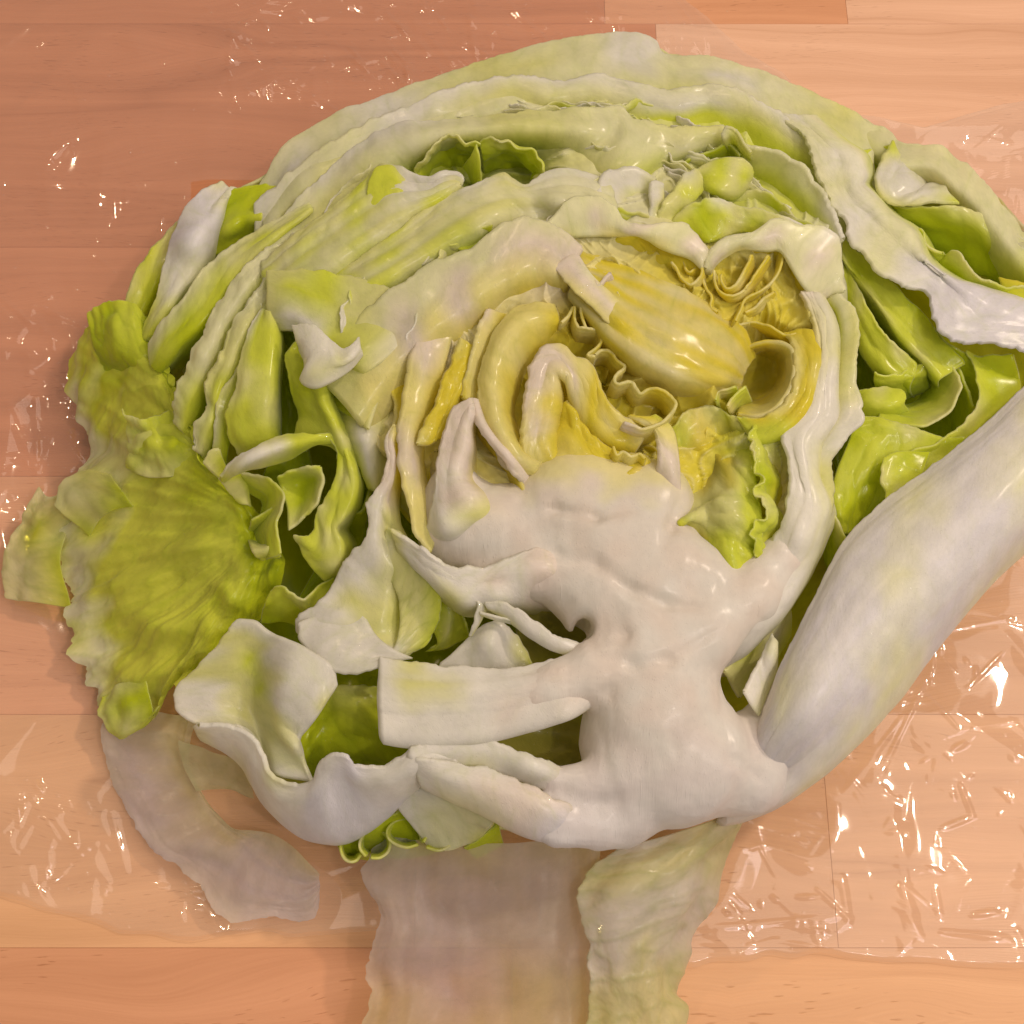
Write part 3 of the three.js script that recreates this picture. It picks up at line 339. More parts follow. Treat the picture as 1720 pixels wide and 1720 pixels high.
leaf([['1128,372,6 1150,352,6.2 1170,340,6.3 1195,333,6.35 1220,336,6.35 1241,349,6.3 1270,350,6.3 1315,367,6.3 1360,388,6.2', 'PPLWPPPWW'], ['1135,385,6 1158,370,6.2 1180,362,6.3 1200,360,6.35 1220,362,6.35 1240,370,6.3 1268,372,6.3 1308,382,6.3 1350,402,6.2', 'LLGLPLPPT'], ['1150,402,5.8 1170,400,5.9 1185,405,6 1200,402,6 1220,394,6 1240,388,6 1265,388,6 1300,392,6 1345,415,6', 'LGLPLPPT']], { t: [0.7, 0.8], wr: [0.35, 7], vein: 0.25 });
leaf([['1232,330,5.4 1262,318,5.5 1290,325,5.6 1325,355,5.7 1350,395,5.6', 'PPLPL'], ['1240,348,5.2 1268,345,5.2 1295,352,5.3 1322,375,5.4 1345,410,5.3', 'GLGPG'], ['1250,365,5 1272,365,5 1295,372,5 1315,390,5 1335,420,5', 'DDG']], { t: [0.7, 0.7], wr: [0.28, 9] });

// ---- the heart: white double arch over yellow leaves
leaf([['905,392,6.5 930,365,6.6 955,340,6.7 994,331,6.75 1032,349,6.75 1050,373,6.7 1083,379,6.7 1143,377,6.65 1163,393,6.6 1187,417,6.5 1184,440,6.4', 'TTTTTTKTTKT'], ['910,402,6.5 935,382,6.65 962,368,6.75 996,365,6.8 1028,374,6.8 1052,386,6.8 1082,390,6.75 1125,398,6.7 1150,410,6.65 1172,428,6.55 1180,444,6.4', 'TTTKTKTTKT'], ['915,412,6.3 940,400,6.4 965,396,6.5 1000,394,6.5 1030,394,6.5 1052,394,6.5 1075,394,6.5 1105,412,6.5 1128,422,6.5 1158,432,6.4 1178,450,6.3', 'TPTCTCTT']], { mat: 'rib', t: [1.0, 1.4, 1.0], wr: [0.17, 14], cut: 0.3 });
leaf([['1184,450,6.3 1190,428,6.45 1202,414,6.55 1224,401,6.6 1264,392,6.65 1300,370,6.7 1342,378,6.6 1385,384,6.5 1408,402,6.4 1413,445,6.2 1417,488,6', 'TTTTTTTWTTT'], ['1187,455,6.2 1196,438,6.4 1210,424,6.5 1234,410,6.6 1272,403,6.7 1305,395,6.7 1335,410,6.6 1362,425,6.5 1380,440,6.4 1390,465,6.2 1398,492,6', 'TKTTKTTKTT'], ['1192,460,6 1202,444,6.2 1220,430,6.3 1248,418,6.4 1285,420,6.4 1310,420,6.4 1328,445,6.35 1340,465,6.3 1352,482,6.2 1365,495,6 1380,502,5.8', 'TTCTTTTTK']], { mat: 'rib', t: [1.0, 1.4, 1.0], wr: [0.17, 14], cut: 0.3 });
leaf([['955,398,6.2 1010,400,6.3 1070,398,6.35 1110,410,6.35 1150,430,6.3 1176,452,6.2', 'YYYYYY'], ['960,410,5.9 1020,418,6 1075,428,6.05 1118,448,6.05 1152,466,6 1182,485,5.9', 'YYYYYY'], ['966,425,5.8 1040,446,5.8 1100,472,5.8 1145,496,5.7 1175,512,5.6 1205,525,5.5', 'YYYC'], ['980,450,5 1050,480,5 1100,505,5 1145,525,5 1175,540,4.8 1210,555,4.8', 'YY']], { t: [0.7, 0.7], wr: [0.35, 11], vein: 0.2 });
leaf([['1180,470,5.6 1220,440,5.9 1270,425,6 1318,422,6.1 1345,470,6 1372,515,5.9 1383,560,5.8', 'YYYYYYC'], ['1195,500,5.2 1235,490,5.3 1275,480,5.4 1315,485,5.5 1340,520,5.5 1360,555,5.5 1372,590,5.5', 'YYYYY'], ['1215,530,5 1250,530,5 1285,525,5 1315,535,5 1330,555,5.1 1345,580,5.2 1355,610,5.3', 'YYY'], ['1240,560,4.4 1265,565,4.4 1290,565,4.4 1310,570,4.5 1322,580,4.6 1335,600,4.8 1345,630,5', 'YY']], { t: [0.8, 0.8], wr: [0.28, 11] });
const U = (pts, h, c, w = 1.0, dx = 4, dy = 10) => leaf([[pts.map(([x, y]) => `${x},${y},${h}`).join(' '), c], [dx, dy, -0.3, c], [dx * 1.5, dy * 1.6, -0.9, c.replace(/C|K/g, 'Y')], [dx * 2, dy * 2, -1.8, c.replace(/C|K/g, 'Y')]], { t: [w * 0.55, w * 0.7], wr: [0.08, 6], fine: [0.06, 3], res: 0.35 });
U([[1128, 440], [1136, 450], [1143, 465], [1158, 477], [1172, 470], [1179, 455], [1176, 440]], 6.35, 'CYYCYY');
U([[1148, 440], [1152, 452], [1160, 458], [1168, 450]], 6.2, 'YYY');
U([[1199, 455], [1200, 472], [1208, 488], [1224, 497], [1244, 490], [1262, 470], [1280, 445], [1290, 428]], 6.35, 'CYYCYYY');
U([[1212, 462], [1212, 474], [1220, 484], [1234, 479], [1246, 462], [1258, 440], [1262, 428]], 6.4, 'YYCYY', 1.1);
U([[1180, 465], [1186, 485], [1196, 500], [1194, 516], [1205, 524]], 6.2, 'CYYY');
U([[1315, 421], [1312, 445], [1300, 470], [1278, 488], [1255, 500], [1245, 520], [1235, 540]], 6.3, 'YYCYYY', 1.0, -8, 10);
U([[1300, 490], [1285, 500], [1270, 515], [1252, 525]], 6.05, 'YCY', 1.2);
U([[1205, 524], [1225, 535], [1240, 545], [1262, 540], [1290, 548], [1320, 562], [1345, 560]], 5.9, 'YCYYY', 1.0);
// smooth inner dome
leaf([['966,424,6.3 1046,447,6.35 1106,470,6.3 1164,500,6.2 1210,524,6 1245,555,5.8 1268,600,5.4', 'YYYCYYY'], ['962,450,6.5 1020,478,6.65 1088,510,6.7 1145,538,6.65 1192,560,6.5 1228,585,6.2 1254,618,5.6', 'CYYYYYY'], ['958,475,6.5 1005,512,6.7 1068,556,6.85 1125,588,6.85 1175,612,6.65 1218,630,6.3 1246,640,5.6', 'CCYCYYY'], ['962,500,6.2 1000,545,6.4 1050,592,6.5 1110,630,6.5 1155,650,6.3 1195,660,6 1230,660,5.4', 'CYYCYY'], ['975,540,5.3 1000,590,5.1 1050,640,5 1100,675,4.9 1150,690,4.7 1180,695,4.6 1210,692,4.6', 'YYYY']], { t: [0.6, 0.6], wr: [0.7, 14], vein: 0.14, flat: 0.6, streak: [0.1, 6], label: 'smooth yellow inner leaf dome' });
leaf([['932,448,6.6 966,490,6.75 1006,526,6.7 1040,562,6.5 1062,590,6.0', 'KCCCC'], ['950,436,6.75 980,472,6.9 1020,512,6.85 1055,548,6.65 1080,578,6.1', 'KKKCC'], ['968,425,6.6 992,462,6.75 1034,502,6.7 1070,540,6.5 1097,575,6.0', 'KTCCY']], { mat: 'rib', t: [0.6, 0.9, 0.6], wr: [0.14, 12], cut: 0.3 });
U([[972, 440], [985, 458], [998, 470], [1005, 482], [1014, 470], [1025, 460]], 6.75, 'KCKK', 1.3);
// hollow on the right of the heart with its banded rim
leaf([['1250,585,5.6 1290,575,5.8 1326,583,6 1335,618,6.05 1328,653,6.05 1308,682,6.05 1288,696,6 1265,701,5.9 1240,697,5.8', 'YYCCCCCCY'], ['1248,600,4.9 1280,590,5 1308,600,5.1 1315,622,5.1 1310,648,5.1 1295,668,5.1 1280,678,5 1262,682,5 1246,680,5', 'YYYYYY'], ['1252,620,4 1275,612,4 1292,618,4 1298,630,4 1294,645,4 1284,655,4 1272,660,4 1260,662,4 1250,660,4', 'YY']], { t: [1, 0.8], wr: [0.17, 10], label: 'deep yellow hollow of the heart' });
leaf([['1322,560,5.8 1334,590,6.05 1338,620,6.1 1331,655,6.1 1312,684,6.1 1290,699,6.05 1266,705,5.95 1240,702,5.85', 'YCCCCCYL'], ['1345,555,6 1356,590,6.15 1356,625,6.2 1347,665,6.2 1326,697,6.15 1302,715,6.1 1280,724,6 1258,726,5.9', 'YYYYYYLL'], ['1372,560,5.9 1378,595,6 1374,632,6 1360,678,6 1338,710,5.95 1312,728,5.9 1292,740,5.8 1265,745,5.7', 'YYCYYLL'], [14, 10, -1, 'YYL']], { t: [0.9, 1.4, 0.9], wr: [0.24, 7], fine: [0.14, 3.5] });
// frilly rims inside the heart
U([[1000, 596], [1010, 588], [1026, 590], [1037, 605], [1050, 616], [1040, 626], [1033, 636], [1040, 645], [1060, 640], [1068, 650], [1076, 660], [1092, 653], [1114, 657], [1130, 668], [1135, 680], [1128, 694], [1110, 709], [1084, 720], [1064, 716], [1049, 710]], 6.35, 'CYCCYCCK', 1.2, -6, 12);
U([[943, 541], [955, 530], [964, 515], [966, 535], [972, 550], [985, 552], [1006, 556], [1010, 572], [1000, 585], [988, 595], [1000, 598]], 6.4, 'CYCYC', 1.1, -4, 12);
U([[976, 512], [978, 535], [985, 552]], 6.4, 'CYC', 1.0);
leaf([['975,550,5.6 1010,600,5.5 1040,650,5.3 1070,690,5.2', 'YYY'], ['1000,560,5 1040,610,4.8 1080,660,4.6 1120,690,4.6', 'YYY'], ['1020,540,4.6 1070,600,4.4 1120,650,4.2 1160,690,4.2', 'YY']], { t: [0.8, 0.8] });
U([[1202, 672], [1206, 658], [1220, 654], [1236, 650]], 5.9, 'LCL', 1.0);
U([[1222, 682], [1230, 668], [1240, 658], [1252, 650]], 6, 'CLL', 1.0);
// left spiral arm and the inner loop
leaf([['930,515,6.2 897,512,6.3 866,522,6.3 838,550,6.3 818,588,6.3 806,637,6.25 809,683,6.2 820,723,6.1 839,765,6 860,786,5.9 895,797,5.8', 'CCCCCCCKKC'], ['935,535,6.3 905,535,6.5 876,545,6.55 852,570,6.55 836,602,6.5 828,640,6.45 830,682,6.4 840,720,6.3 858,752,6.2 875,772,6.1 900,786,5.9', 'YCCCCCCCC'], ['930,560,5.9 912,572,6 895,585,6.1 872,612,6.1 856,650,6.05 850,688,6 858,722,5.95 870,750,5.9 885,768,5.8 905,780,5.7', 'YYCYYYC'], ['925,590,5 910,600,5 895,615,5 880,640,4.9 872,665,4.9 868,690,4.9 872,715,4.9 880,740,5 890,755,5 905,765,5.1', 'YYY']], { t: [1.4, 1.6, 1], wr: [0.17, 12], fine: [0.11, 4], label: 'cream yellow leaf arm curling around the heart' });
leaf([['904,782,5.7 884,770,5.9 877,738,6.1 880,700,6.3 888,640,6.4 902,597,6.45 922,582,6.45 945,583,6.4 965,600,6.4 992,618,6.35 1009,653,6.3 1025,685,6.2 1046,702,6.1 1080,720,6', 'CCCKKKKCCYYCC'], ['912,778,5.9 902,755,6.1 900,725,6.3 904,690,6.5 910,645,6.6 918,612,6.65 930,603,6.65 945,606,6.6 960,625,6.55 978,645,6.5 992,672,6.4 1008,700,6.3 1035,722,6.2 1075,738,6.1', 'CCKCKKKKCYCYC'], ['935,770,5.8 930,745,5.9 930,715,6 936,685,6.1 937,660,6.2 935,640,6.25 940,632,6.3 948,635,6.3 957,650,6.2 962,668,6.1 972,692,6 990,718,5.9 1020,742,5.9 1065,756,5.9', 'YYYCCCYYY'], ['942,765,5.1 942,745,5 942,715,5 944,690,5 945,670,5 944,655,5 945,650,5 947,652,5 950,660,5 955,675,5.1 965,705,5.2 985,735,5.3 1015,758,5.4 1060,770,5.5', 'YY']], { t: [1.2, 1.4, 1], wr: [0.21, 9], fine: [0.14, 4], label: 'folded cream loop at the middle of the heart' });
leaf([['946,690,5.9 952,675,6 962,690,6 975,712,5.9 1000,740,5.9 1040,760,5.9 1085,765,5.9', 'YYYYC'], ['930,730,5.7 950,725,5.9 965,735,6 985,755,6 1010,775,6 1045,785,6 1090,780,5.9', 'YYYYYY'], ['900,785,5.7 935,780,5.9 965,785,6 990,795,6 1020,805,6 1050,808,6 1085,800,5.9', 'CCCKYK']], { t: [1, 1], wr: [0.70, 8], fine: [0.19, 3] });
U([[1030, 752], [1036, 765], [1046, 760], [1060, 768], [1074, 762], [1084, 770]], 6.2, 'YCY', 1.1, -4, 14);
// ring of core beside the small hole
leaf([['1060,700,6.1 1090,715,6.2 1105,740,6.2 1108,775,6.2 1100,808,5.8 1080,815,5.3 1060,805,4.8', 'YCKKKCC'], ['1085,705,6.3 1110,725,6.4 1122,755,6.4 1128,790,6.3 1125,830,5.9 1100,840,5.4 1060,835,4.9', 'YCKKKKK'], ['1100,700,6 1125,720,6.1 1135,755,6.1 1138,800,6 1138,850,5.7 1105,870,5.3 1060,865,4.9', 'LCKKKK']], { mat: 'rib', t: [1.2, 1.8, 1.4], wr: [0.14, 10] });
leaf([['1055,765,5.4 1080,750,5.4 1105,760,5.4', 'YY'], ['1060,790,4.8 1080,785,4.6 1105,795,4.8', 'YB'], ['1065,815,5.2 1085,818,5.2 1105,815,5.2', 'YY']], { t: [0.7, 0.7] });

// ---- cream strips on the left flank of the heart
leaf([['545,640,5.6 580,570,5.9 620,520,6.1 674,480,6.3 727,443,6.4 793,418,6.5 828,388,6.6 869,369,6.7 905,374,6.7 935,385,6.7 975,420,6.6', 'PPPTTTTTTK'], ['575,670,5.8 615,600,6 655,555,6.2 705,515,6.4 752,482,6.5 800,458,6.6 836,436,6.65 868,418,6.7 900,412,6.7 930,420,6.7 960,445,6.6', 'PPTKTKTKKK'], ['600,700,5.8 640,640,6 680,590,6.1 722,555,6.3 765,525,6.4 805,500,6.5 838,480,6.5 868,465,6.55 898,455,6.5 925,460,6.5 950,475,6.4', 'PCCKCKCCCC'], ['620,730,5.3 660,680,5.5 698,635,5.6 735,600,5.8 772,570,5.9 808,545,5.9 840,525,5.9 868,510,5.9 895,500,5.9 920,500,5.8 945,510,5.7', 'CCCCYCYY']], { t: [1.2, 1.6, 1.2], wr: [0.35, 14], fine: [0.11, 5] });
leaf([['555,690,5 570,712,5 580,735,5 602,776,4.9 622,820,4.8', 'LLLLL'], ['590,670,5.4 602,705,5.5 612,740,5.5 622,780,5.3 630,822,5', 'PPWWP'], ['625,660,5.6 638,695,5.6 640,730,5.5 640,770,5.3 638,820,5', 'CPPPP'], ['655,650,5.4 662,695,5.3 660,740,5.1 655,785,4.9 648,830,4.7', 'CCC']], { t: [1, 1], wr: [0.21, 12] });
leaf([['640,600,5.8 655,640,5.8 665,690,5.7 662,715,5.7', 'CYC'], ['655,590,5.9 672,640,5.9 680,690,5.8 672,740,5.6', 'YYY'], ['675,580,5.7 690,640,5.6 692,700,5.4 685,760,5.2', 'CYY']], { t: [0.9, 0.9], wr: [0.28, 9] });
leaf([['712,530,6.1 694,590,6.2 682,650,6.1 670,750,6 678,810,5.9 690,860,5.8 700,895,5.7 722,925,5.5', 'KKCCKCCC'], ['735,540,6.3 718,600,6.3 706,660,6.2 690,735,6 692,790,5.8 702,840,5.7 712,875,5.6 730,905,5.5', 'KKCCKCP'], ['762,545,6.1 748,602,6 735,655,5.8 716,715,5.5 710,770,5.3 716,820,5.2 724,855,5.2 738,890,5.2', 'CCYYYCC']], { t: [1.1, 1.2, 0.9], wr: [0.24, 10], fine: [0.11, 5] });
leaf([['775,570,6.2 760,610,6.2 746,636,6.2 726,690,6.1 701,745,6', 'CYYYC'], ['790,580,6.3 775,620,6.3 762,650,6.3 745,695,6.2 722,745,6', 'YYYYY'], ['800,585,6 785,630,6 774,660,6 760,690,5.9 740,735,5.8', 'CYYY'], ['805,600,5.2 792,640,5.2 780,670,5.1 765,700,5 745,750,5', 'YY']], { t: [1, 1], wr: [0.28, 7], fine: [0.17, 3] });
leaf([['820,520,6.3 800,570,6.3 785,625,6.2 776,665,6.1', 'KCCY'], ['835,525,6.4 815,575,6.3 800,630,6.2 800,690,6', 'CCCC'], ['850,530,6 825,585,5.9 806,640,5.8 812,710,5.6', 'YYY']], { t: [1, 1], wr: [0.24, 8] });
leaf([['790,672,6.3 800,708,6.3 818,738,6.25 844,768,6.2 874,806,5.9 905,835,5.0', 'KKKKKK'], ['800,672,6.3 810,705,6.35 828,735,6.3 854,765,6.3 885,800,5.9 915,825,5.0', 'KKKKKK'], ['806,680,5.8 816,708,5.8 832,735,5.8 856,760,5.8 885,790,5.6 915,812,4.9', 'CCCKK']], { mat: 'rib', t: [0.9, 1, 0.9], wr: [0.10, 8] });
// white fin and bulb of the core
leaf([['790,672,6.4 762,692,6.3 748,722,6.2 739,755,6.1 733,805,6 730,850,5.8 722,890,5.5 738,922,5.2 790,955,4.9', 'KKKKWWWPP'], ['793,682,6.5 778,700,6.5 768,728,6.4 760,758,6.3 753,800,6.2 752,845,6.1 752,885,6 768,910,5.6 805,935,4.8', 'KKKWKWWWP'], ['793,695,6.4 786,718,6.3 784,750,6.2 776,782,6.1 774,805,6.1 792,835,6.2 800,865,6.2 812,890,5.7 835,915,4.9', 'KKKKKPWWK'], ['795,705,5.6 796,730,5.4 798,755,5.2 800,790,5.2 808,815,5.3 830,840,5.6 848,865,5.9 862,885,5.4 878,905,4.8', 'CYYYPCKK']], { t: [1.2, 1.6, 1.2], wr: [0.17, 12], fine: [0.07, 4], mat: 'rib', label: 'white fin shaped stem base beside the core' });
leaf([['796,700,5.6 812,730,5.6 840,765,5.6 870,805,5.8 890,850,5.8', 'CYYYC'], ['790,740,5 808,770,4.9 830,800,4.9 855,830,5.2 878,870,5.5', 'YYYYC'], ['782,780,5.2 800,810,5.1 825,835,5.2 850,860,5.5 872,890,5.8', 'YYYCK']], { t: [0.9, 0.9] });
leaf([['672,760,5.4 690,820,5.3 705,870,5.2 725,905,5.1 765,940,5', 'YYYYY'], ['695,770,5 712,815,4.9 722,860,4.9 738,895,4.9 775,930,4.9', 'YKPP'], ['735,760,5.4 735,805,5.3 735,850,5.2 748,885,5.2 785,920,5.2', 'CKKP']], { t: [0.9, 0.9], wr: [0.28, 8] });

// ---- core: stem and stalk bases grown together into one smooth body, cut flat by the knife
{
  const caps = [];
  const chain = (...pts) => { for (let i = 0; i + 1 < pts.length; i++) { const [a, b] = [pts[i], pts[i + 1]]; caps.push([P(a[0], a[1], a[2]), P(b[0], b[1], b[2]), a[3] * 1e-3, b[3] * 1e-3]); } };
  chain([985, 880, 4.9, 13], [1040, 935, 4.8, 14], [1080, 1010, 4.7, 13], [1090, 1100, 4.75, 11], [1100, 1190, 4.5, 12], [1120, 1280, 3.9, 12], [1150, 1305, 3.2, 9]);
  chain([1060, 1270, 4.0, 10], [1040, 1370, 3.6, 6]);
  chain([1190, 1280, 4.1, 11], [1250, 1300, 3.8, 7], [1290, 1240, 3.9, 6], [1330, 1170, 4.0, 5]);
  chain([920, 860, 5.2, 8], [960, 845, 5.2, 9], [1080, 850, 5.2, 9], [1105, 830, 5.5, 5]);
  chain([1100, 1080, 5.1, 8], [1180, 1060, 5.25, 6], [1260, 1000, 5.3, 5], [1310, 940, 5.4, 4.5]);
  chain([1010, 1000, 5.0, 9], [940, 955, 5.2, 6.5], [880, 955, 5.3, 4.5], [820, 972, 5.3, 3]);
  chain([1060, 1120, 5.2, 6], [1000, 1130, 5.25, 4.5], [930, 1155, 5.2, 3.6], [860, 1175, 5.1, 3]);
  chain([1040, 1300, 4.6, 4], [985, 1315, 4.5, 2.6], [930, 1306, 4.6, 2.2]);
  chain([1050, 1370, 4.0, 4.5], [1000, 1388, 4.05, 3.4], [940, 1385, 4.25, 3.4], [870, 1360, 4.4, 2.8]);
  chain([1150, 960, 5.4, 7], [1175, 965, 5.4, 6]);
  chain([880, 900, 5.3, 5], [830, 890, 5.1, 8], [775, 890, 5.0, 7.5], [765, 840, 5.2, 5], [765, 780, 5.6, 2.6]);
  chain([995, 1050, 5.2, 3], [1000, 1010, 5.3, 4]);
  const holes = [[905, 1036, 5.2, 2.0], [979, 1062, 5.2, 2.4], [980, 1050, 4.6, 2.0]].map(([x, y, h, r]) => [P(x, y, h), r * 1e-3]);
  const grooves = [];
  const groove = (r, ...pts) => { for (let i = 0; i + 1 < pts.length; i++) grooves.push([P(...pts[i]), P(...pts[i + 1]), (i ? r : -1) * 1e-3, (i + 2 < pts.length ? r : -1) * 1e-3]); };
  groove(0.8, [880, 935, 5.9], [930, 922, 6.2], [1000, 938, 6.3], [1065, 985, 6.25], [1120, 1010, 6.1], [1195, 1030, 5.7]);
  groove(0.7, [1000, 1100, 5.8], [1060, 1108, 6.1], [1130, 1100, 6.1], [1215, 1055, 5.7]);
  groove(0.7, [1060, 1130, 6.0], [1020, 1160, 5.8], [985, 1185, 5.3]);
  groove(0.8, [1225, 1130, 5.3], [1215, 1200, 5.6], [1235, 1270, 5.3], [1290, 1320, 4.2]);
  groove(0.6, [1130, 1180, 5.95], [1140, 1250, 5.75], [1130, 1340, 5.0]);
  groove(0.6, [1105, 930, 6.3], [1130, 880, 6.1], [1140, 830, 5.8]);
  groove(0.6, [885, 870, 6.0], [930, 850, 6.2], [1000, 862, 6.3], [1080, 850, 6.2]);
  groove(0.5, [1040, 1010, 6.2], [1050, 1060, 6.1], [1040, 1100, 6.0]);
  const zk = [[860, 6.2], [940, 6.2], [1100, 5.95], [1220, 5.7], [1320, 5.2], [1400, 4.6]].map(([y, h]) => [P(1080, y, h).z, h / 100]);
  const plane = (z) => { for (let i = 0; i + 1 < zk.length; i++) if (z <= zk[i + 1][0]) return mix(zk[i][1], zk[i + 1][1], sat((z - zk[i][0]) / (zk[i + 1][0] - zk[i][0]))); return zk[zk.length - 1][1]; };
  const q = V(), ba = V();
  const smin = (a, b, k) => { const h = Math.max(0, k - Math.abs(a - b)) / k; return Math.min(a, b) - h * h * k * 0.25; };
  const sdf = (x, y, z) => {
    let d = 1;
    for (const [a, b, ra, rb] of caps) { ba.subVectors(b, a); q.set(x, y, z).sub(a); const h = sat(q.dot(ba) / ba.lengthSq()); const e = q.addScaledVector(ba, -h).length() - mix(ra, rb, h); d = smin(d, e, 0.0045); }
    d += 0.0003 * n3(x * 60, y * 60, z * 60) + 0.00012 * n3(x * 420, y * 200, z * 70) + 0.00006 * n3(x * 240, y * 240, z * 240 + 7);
    const cutY = plane(z) + 0.0006 * n3(x * 60, 3, z * 60) - y;
    d = -smin(-d, cutY, 0.002);
    for (const [c, r] of holes) { const e = Math.hypot(x - c.x, (y - c.y) * 0.4, z - c.z) - r; d = -smin(-d, e, 0.002); }
    for (const [a, b, ga, gb] of grooves) { ba.subVectors(b, a); q.set(x, y, z).sub(a); const h = sat(q.dot(ba) / ba.lengthSq()); q.addScaledVector(ba, -h); const e = Math.hypot(q.x, q.y * 0.35, q.z) - mix(ga, gb, h) * (0.8 + 0.4 * n3(x * 150, y * 150, z * 150)); d = -smin(-d, e, 0.0022); }
    return d;
  };
  const lo = V(1, 1, 1), hi = V(-1, -1, -1);
  for (const [a, b, ra, rb] of caps) { for (const [p, r] of [[a, ra], [b, rb]]) { lo.min(p.clone().subScalar(r + 0.003)); hi.max(p.clone().addScalar(r + 0.003)); } }
  hi.y = Math.min(hi.y, 0.068);
  const s = 0.0007, [nx, ny, nz] = [hi.x - lo.x, hi.y - lo.y, hi.z - lo.z].map((d) => Math.ceil(d / s) + 1);
  const f = new Float32Array(nx * ny * nz), id3 = (i, j, k) => (k * ny + j) * nx + i;
  for (let k = 0; k < nz; k++) for (let j = 0; j < ny; j++) for (let i = 0; i < nx; i++) f[id3(i, j, k)] = sdf(lo.x + i * s, lo.y + j * s, lo.z + k * s);
  const vid = new Int32Array(nx * ny * nz).fill(-1), pos = [], idx = [], E = [[0, 1], [2, 3], [4, 5], [6, 7], [0, 2], [1, 3], [4, 6], [5, 7], [0, 4], [1, 5], [2, 6], [3, 7]];
  const corner = (c) => [c & 1, (c >> 1) & 1, c >> 2];
  for (let k = 0; k < nz - 1; k++) for (let j = 0; j < ny - 1; j++) for (let i = 0; i < nx - 1; i++) {
    const v = []; let m = 0; for (let c = 0; c < 8; c++) { const [a, b, d] = corner(c); v.push(f[id3(i + a, j + b, k + d)]); if (v[c] < 0) m |= 1 << c; }
    if (m === 0 || m === 255) continue;
    let x = 0, y = 0, z = 0, n = 0;
    for (const [a, b] of E) if ((v[a] < 0) !== (v[b] < 0)) { const t = v[a] / (v[a] - v[b]), A = corner(a), B = corner(b); x += mix(A[0], B[0], t); y += mix(A[1], B[1], t); z += mix(A[2], B[2], t); n++; }
    vid[id3(i, j, k)] = pos.length / 3; pos.push(lo.x + (i + x / n) * s, lo.y + (j + y / n) * s, lo.z + (k + z / n) * s);
  }
  for (let k = 1; k < nz - 1; k++) for (let j = 1; j < ny - 1; j++) for (let i = 1; i < nx - 1; i++) {
    const a = f[id3(i, j, k)] < 0;
    const face = (b, c0, c1, c2, c3) => { if (a === b) return; const o = a ? [c0, c1, c2, c3] : [c3, c2, c1, c0]; idx.push(o[0], o[1], o[2], o[0], o[2], o[3]); };
    face(f[id3(i + 1, j, k)] < 0, vid[id3(i, j - 1, k - 1)], vid[id3(i, j, k - 1)], vid[id3(i, j, k)], vid[id3(i, j - 1, k)]);
    face(f[id3(i, j + 1, k)] < 0, vid[id3(i - 1, j, k - 1)], vid[id3(i - 1, j, k)], vid[id3(i, j, k)], vid[id3(i, j, k - 1)]);
    face(f[id3(i, j, k + 1)] < 0, vid[id3(i - 1, j - 1, k)], vid[id3(i, j - 1, k)], vid[id3(i, j, k)], vid[id3(i - 1, j, k)]);
  }
  const g = new THREE.BufferGeometry(), uv = [], col = [], zy = P(1000, 815, 6.2).z, zl = P(1000, 1180, 5.5).z;
  for (let i = 0; i < pos.length; i += 3) {
    const [x, y, z] = [pos[i], pos[i + 1], pos[i + 2]]; uv.push(x / 0.022, (z + y) / 0.022);
    const n = n3(x * 120, y * 120, z * 120), wy = sstep(0.004, -0.006, z - zy + n * 0.004) * sstep(-0.012, 0.004, x - P(900, 815, 6.2).x), wl = sstep(0, 0.02, z - zl + n * 0.004);  // wl: cool light on the near end, put into the colour as lilac
    for (let c = 0; c < 3; c++) col.push(sat((mix(mix(mix(C.W[c], C.K[c], sat(0.6 + n * 0.5)), C.V[c], wl * 0.5), C.C[c], wy * 0.8)) * (1 + 0.03 * n3(x * 500, y * 500, z * 500))));
  }
  g.setAttribute('position', new THREE.Float32BufferAttribute(pos, 3)); g.setAttribute('uv', new THREE.Float32BufferAttribute(uv, 2)); g.setAttribute('color', new THREE.Float32BufferAttribute(col, 3)); g.setIndex(idx); g.computeVertexNormals();
  const m = new THREE.Mesh(g, leafMats.rib); m.name = 'core'; m.castShadow = m.receiveShadow = true; m.userData.label = 'pinkish white cut core of the lettuce'; lettuce.add(m); triCount += idx.length / 3;
}

// dark olive wall behind the small holes of the core
leaf([['870,1020,4.4 930,1025,4.4 1000,1030,4.4', 'BB'], ['870,1070,3.6 930,1075,3.4 1000,1090,3.6', 'BB'], ['870,1120,4 930,1130,3.8 1000,1140,3.8', 'BG'], ['830,1200,3.4 900,1230,3 1000,1240,3', 'BB'], ['830,1280,3.2 900,1300,3 1010,1310,3', 'BB']], { t: [0.8, 0.8] });

